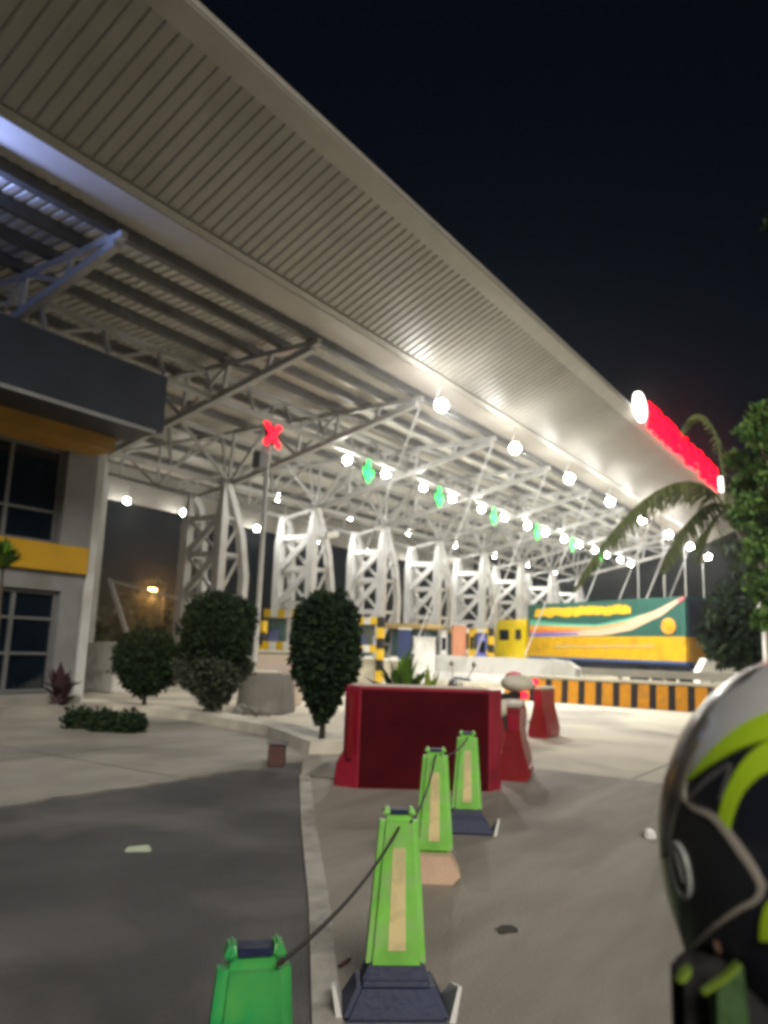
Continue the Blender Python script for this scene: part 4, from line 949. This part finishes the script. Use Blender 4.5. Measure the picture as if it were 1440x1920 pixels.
patch('silver_crown', [(1326, 1342), (1355, 1305), (1400, 1275), (1450, 1240), (1560, 1222)], [(1292, 1455), (1335, 1405), (1390, 1362), (1450, 1338), (1560, 1325)], 'silver', 1.0)  # lamp reflection on the helmet top, painted as a pale patch
patch('neon_stripe', [(1286, 1460), (1335, 1402), (1390, 1358), (1450, 1332), (1560, 1318)], [(1288, 1462), (1330, 1432), (1385, 1402), (1450, 1384), (1560, 1372)], 'neon', 1.004)
patch('neon_stripe', [(1346, 1532), (1362, 1478), (1398, 1420), (1450, 1386), (1560, 1374)], [(1364, 1558), (1376, 1515), (1400, 1474), (1450, 1442), (1560, 1424)], 'neon', 1.004)
patch('grey_vent', [(1290, 1492), (1325, 1455), (1366, 1430)], [(1292, 1497), (1327, 1464), (1366, 1435)], 'helmgrey', 1.003, 10, 2)
patch('grey_vent', [(1366, 1431), (1358, 1460), (1345, 1500)], [(1370, 1431), (1362, 1462), (1349, 1502)], 'helmgrey', 1.003, 10, 2)
patch('neon_flash', [(1425, 1735), (1440, 1690), (1500, 1640)], [(1424, 1765), (1450, 1765), (1510, 1765)], 'neon', 1.004)
patch('visor', [(1325, 1342), (1275, 1420), (1248, 1500), (1240, 1560), (1238, 1610)], [(1332, 1352), (1292, 1435), (1276, 1495), (1262, 1530), (1249, 1600)], 'visor', 1.012)
patch('gasket', [(1322, 1352), (1285, 1410), (1270, 1460), (1272, 1492), (1290, 1505), (1340, 1527), (1390, 1588), (1418, 1630), (1434, 1662)], [(1326, 1362), (1296, 1420), (1282, 1465), (1284, 1500), (1298, 1519), (1336, 1540), (1382, 1600), (1410, 1640), (1424, 1672)], 'seam', 1.006, 36, 2)
patch('gasket', [(1436, 1655), (1424, 1690), (1385, 1712), (1330, 1752), (1282, 1803)], [(1424, 1658), (1412, 1684), (1378, 1703), (1324, 1744), (1276, 1796)], 'seam', 1.006, 24, 2)
patch('chin_guard', [(1270, 1500), (1310, 1528), (1350, 1565), (1390, 1612), (1420, 1655)], [(1272, 1800), (1285, 1790), (1325, 1748), (1375, 1705), (1418, 1672)], 'chin', 1.003)
b = MB(); pts = []
for i in range(25):
    a_ = 2*math.pi*i/24; x_, y_ = 15*math.cos(a_), 52*math.sin(a_); q = (1276+x_*.97+y_*.2, 1632+y_*.98-x_*.15); pts.append(on_helmet(*q, 1.008))
b.path(pts, .0021, 6, False); b.path([on_helmet(1268, 1592, 1.008), on_helmet(1276, 1625, 1.008), on_helmet(1284, 1655, 1.008)], .0024, 6); b.build('oval_emblem', 'emblem', hel, smooth=60)

def skinned(name, joints, edges, radii, m, parent, root=0, sub=2):
    me = bpy.data.meshes.new(name); me.from_pydata([Vector(j_) for j_ in joints], edges, []); me.update()
    o = bpy.data.objects.new(name, me); COL.objects.link(o)
    sk = o.modifiers.new('skin', 'SKIN'); sk.use_smooth_shade = True
    for i, r_ in enumerate(radii):
        v = me.skin_vertices[0].data[i]; v.radius = (r_, r_) if not isinstance(r_, tuple) else r_; v.use_root = (i == root)
    ss = o.modifiers.new('sub', 'SUBSURF'); ss.levels = ss.render_levels = sub
    dg = bpy.context.evaluated_depsgraph_get(); dg.update(); nm = bpy.data.meshes.new_from_object(o.evaluated_get(dg))
    o.modifiers.clear(); o.data = nm; nm.name = name
    nm.materials.clear(); nm.materials.append(M[m]); nm.polygons.foreach_set('use_smooth', [True]*len(nm.polygons)); o.parent = parent; return o
# seated figure, facing the viewer's left (local -x); local origin on the ground below the head
Hz = hz
J = [(.30, .02, .74), (.24, .02, .90), (.17, .02, 1.02), (.10, .02, 1.10), (.05, .01, 1.16), (.0, 0, Hz+.02), (-.01, 0, Hz+.09),
     (.13, -.17, 1.03), (.08, -.24, .88), (-.10, -.22, .88), (-.17, -.2, .88),
     (.13, .21, 1.03), (.08, .28, .88), (-.10, .22, .88), (-.17, .2, .88),
     (.27, -.09, .72), (-.14, -.16, .70), (-.06, -.17, .33), (-.08, -.17, .08), (-.2, -.17, .05),
     (.27, .13, .72), (-.14, .20, .70), (-.06, .21, .33), (-.08, .21, .08), (-.2, .21, .05)]
Eg = [(0, 1), (1, 2), (2, 3), (3, 4), (4, 5), (5, 6), (2, 7), (7, 8), (8, 9), (9, 10), (2, 11), (11, 12), (12, 13), (13, 14), (0, 15), (15, 16), (16, 17), (17, 18), (18, 19), (0, 20), (20, 21), (21, 22), (22, 23), (23, 24)]
Rr = [.13, .12, .12, .06, .055, .075, .06, .06, .045, .03, .03, .06, .045, .03, .03, .085, .06, .045, .035, .035, .085, .06, .045, .035, .035]
JH = list(J); EH = list(Eg); RH = list(Rr)
for wi, sgn in ((10, -1), (14, 1)):           # five fingers of unequal length, curled round the grip, and a thumb off the side of the palm
    wx, wy, wz = J[wi]
    for f_, (oy, l) in enumerate(((-.033, .055), (-.011, .065), (.011, .06), (.033, .048))):
        i0 = len(JH); JH += [(wx+a_, wy+oy, wz+c_) for a_, c_ in ((-.03, 0), (-.03-l*.6, -.008), (-.03-l*.75, -.035), (-.03-l*.35, -.05))]
        RH += [.011, .0095, .009, .008]; EH += [(wi, i0), (i0, i0+1), (i0+1, i0+2), (i0+2, i0+3)]
    i0 = len(JH); JH += [(wx+a_, wy+o3, wz+c_) for a_, o3, c_ in ((-.01, -sgn*.045, -.015), (-.045, -sgn*.05, -.035))]; RH += [.011, .009]; EH += [(wi, i0), (i0, i0+1)]
skinned('body', JH, EH, RH, 'skin', rider, 0, 2)
Jt = [J[i] for i in (0, 1, 2)] + [(.11, .02, 1.075)] + [J[i] for i in (7, 8, 9, 11, 12, 13)]
skinned('jacket', Jt, [(0, 1), (1, 2), (2, 3), (2, 4), (4, 5), (5, 6), (2, 7), (7, 8), (8, 9)], [.16, .155, .155, .10, .10, .072, .05, .10, .072, .05], 'jacket', rider, 0, 2)
skinned('trousers', [J[i] for i in (0, 15, 16, 17, 18, 20, 21, 22, 23)], [(0, 1), (1, 2), (2, 3), (3, 4), (0, 5), (5, 6), (6, 7), (7, 8)], [.15, .105, .082, .065, .052, .105, .082, .065, .052], 'blackcloth', rider, 0, 2)
for i in (19, 24):
    b = MB(); q = J[i]; b.hexa([(q[0]-.08, q[1]-.045, .004), (q[0]+.17, q[1]-.045, .004), (q[0]+.17, q[1]+.045, .004), (q[0]-.08, q[1]+.045, .004), (q[0]-.06, q[1]-.04, .06), (q[0]+.16, q[1]-.04, .11), (q[0]+.16, q[1]+.04, .11), (q[0]-.06, q[1]+.04, .06)], .025); 
    for v in b.bm.verts: dx_, dy_ = v.co.x-q[0], v.co.y-q[1]; v.co.x = q[0]-dx_+.08; v.co.y = q[1]+dy_
    b.build('shoe', 'blackcloth', rider, smooth=40)
def P75(px, py, Y): return to_local(D(px, py, Y))
def strap(name, c0, c1, m, Y0=.70, Y1=.70, th=.012):
    b = MB(); n_ = 12; r0 = [P75(*cr(c0, i/n_).xy, Y0) for i in range(n_+1)]; r1 = [P75(*cr(c1, i/n_).xy, Y1) for i in range(n_+1)]
    dv_ = Vector((0, th, 0)); b.grid([r0, r1]); b.grid([[p_+dv_ for p_ in r0], [p_+dv_ for p_ in r1]])
    b.grid([r0, [p_+dv_ for p_ in r0]]); b.grid([r1, [p_+dv_ for p_ in r1]]); bmesh.ops.remove_doubles(b.bm, verts=b.bm.verts[:], dist=1e-6)
    return b.build(name, m, rider, smooth=40)
strap('collar', [(1282, 1835), (1310, 1808), (1360, 1790), (1430, 1760), (1500, 1740)], [(1290, 2060), (1320, 2060), (1370, 2060), (1440, 2060), (1510, 2060)], 'blackcloth', .70, .66, .03)
strap('jacket_panel', [(1345, 1862), (1365, 1835), (1392, 1808)], [(1350, 2060), (1385, 2060), (1420, 2060)], 'jacket', .655, .63, .012)
strap('neon_piping', [(1320, 1862), (1342, 1848), (1365, 1831), (1388, 1808)], [(1321, 1867), (1344, 1854), (1368, 1838), (1391, 1816)], 'jacket_lime', .65, .65, .008)
strap('neon_collar_tab', [(1272, 1842), (1282, 1828), (1297, 1814)], [(1282, 1844), (1290, 1838), (1297, 1826)], 'jacket_lime', .68, .68, .01)
sk_ = MB(); sk_.sphere(P75(1350, 1770, .70), .0062, .9, .6, 1.3, 14); sk_.build('chin_skin', 'skin', rider, smooth=60)
bk2 = thing('backpack', 'black backpack worn by the rider at the right edge', 'backpack', (hc.x, hc.y, 0), FACE) if False else None
ride = make_scooter('dark scooter under the helmeted rider at the right edge', 'dark', (hc.x, hc.y, 0), FACE + math.pi, None, False)
ride.location = Vector((hc.x, hc.y, .0)) + EX*.04 + EY*.02; ride.scale = (.88, .88, .88)

# ------------------------------------------------------------------ world, fill, camera
w = bpy.data.worlds.new('World'); scene.world = w; w.use_nodes = True
nt = w.node_tree; bg = nt.nodes['Background']; sky = nt.nodes.new('ShaderNodeTexSky'); sky.sky_type = 'NISHITA'; sky.sun_disc = False
SUN_EL, SUN_AZ = R(36), HEAD + math.pi + R(15)
sky.sun_elevation = SUN_EL; sky.sun_rotation = math.pi/2 - SUN_AZ
nt.links.new(sky.outputs[0], bg.inputs[0]); bg.inputs[1].default_value = .0013
sd = bpy.data.lights.new('night_fill', 'SUN'); sd.energy = 1.5; sd.angle = R(25); sd.color = (1, .93, .82)
so = bpy.data.objects.new('night_fill', sd); COL.objects.link(so)
dirv = Vector((math.cos(SUN_AZ)*math.cos(SUN_EL), math.sin(SUN_AZ)*math.cos(SUN_EL), math.sin(SUN_EL)))
so.rotation_euler = dirv.to_track_quat('Z', 'Y').to_euler()

hz_ = bpy.data.materials.new('bloom_haze'); hz_.use_nodes = True; hn = hz_.node_tree
hn.nodes.remove(hn.nodes['Principled BSDF']); pv = hn.nodes.new('ShaderNodeVolumePrincipled'); pv.inputs['Density'].default_value = .0011
pv.inputs['Color'].default_value = (.95, .95, .95, 1); pv.inputs['Anisotropy'].default_value = .93  # thin volume added so the lamps get a bloom-like halo
hn.links.new(pv.outputs[0], hn.nodes['Material Output'].inputs['Volume'])
M['halo_haze'] = hz_; b = MB().box(-60, 200, -60, 130, -1, 14); tag(b.build('halo_haze', 'halo_haze'), kind='stuff')

cd = bpy.data.cameras.new('camera'); co = bpy.data.objects.new('camera', cd); COL.objects.link(co)
co.matrix_world = Matrix.Translation(CAM) @ CAMROT.to_4x4()
cd.sensor_fit = 'VERTICAL'; cd.sensor_height = 24; cd.lens = F/1920*24; cd.clip_end = 2000; cd.clip_start = .05
cd.dof.use_dof = True; cd.dof.focus_distance = 2.2; cd.dof.aperture_fstop = (cd.lens/1000)/.0085
scene.camera = co
scene.view_settings.view_transform = 'Standard'; scene.view_settings.look = 'None'; scene.view_settings.gamma = 1
scene.view_settings.use_curve_mapping = False; scene.view_settings.exposure = .75
cy = scene.cycles; scene.render.engine = 'CYCLES'
cy.use_denoising = True; cy.max_bounces = 6; cy.diffuse_bounces = 3; cy.glossy_bounces = 2; cy.transmission_bounces = 3; cy.transparent_max_bounces = 6
cy.sample_clamp_indirect = 4; cy.filter_width = 3.2; cy.caustics_reflective = False; cy.caustics_refractive = False
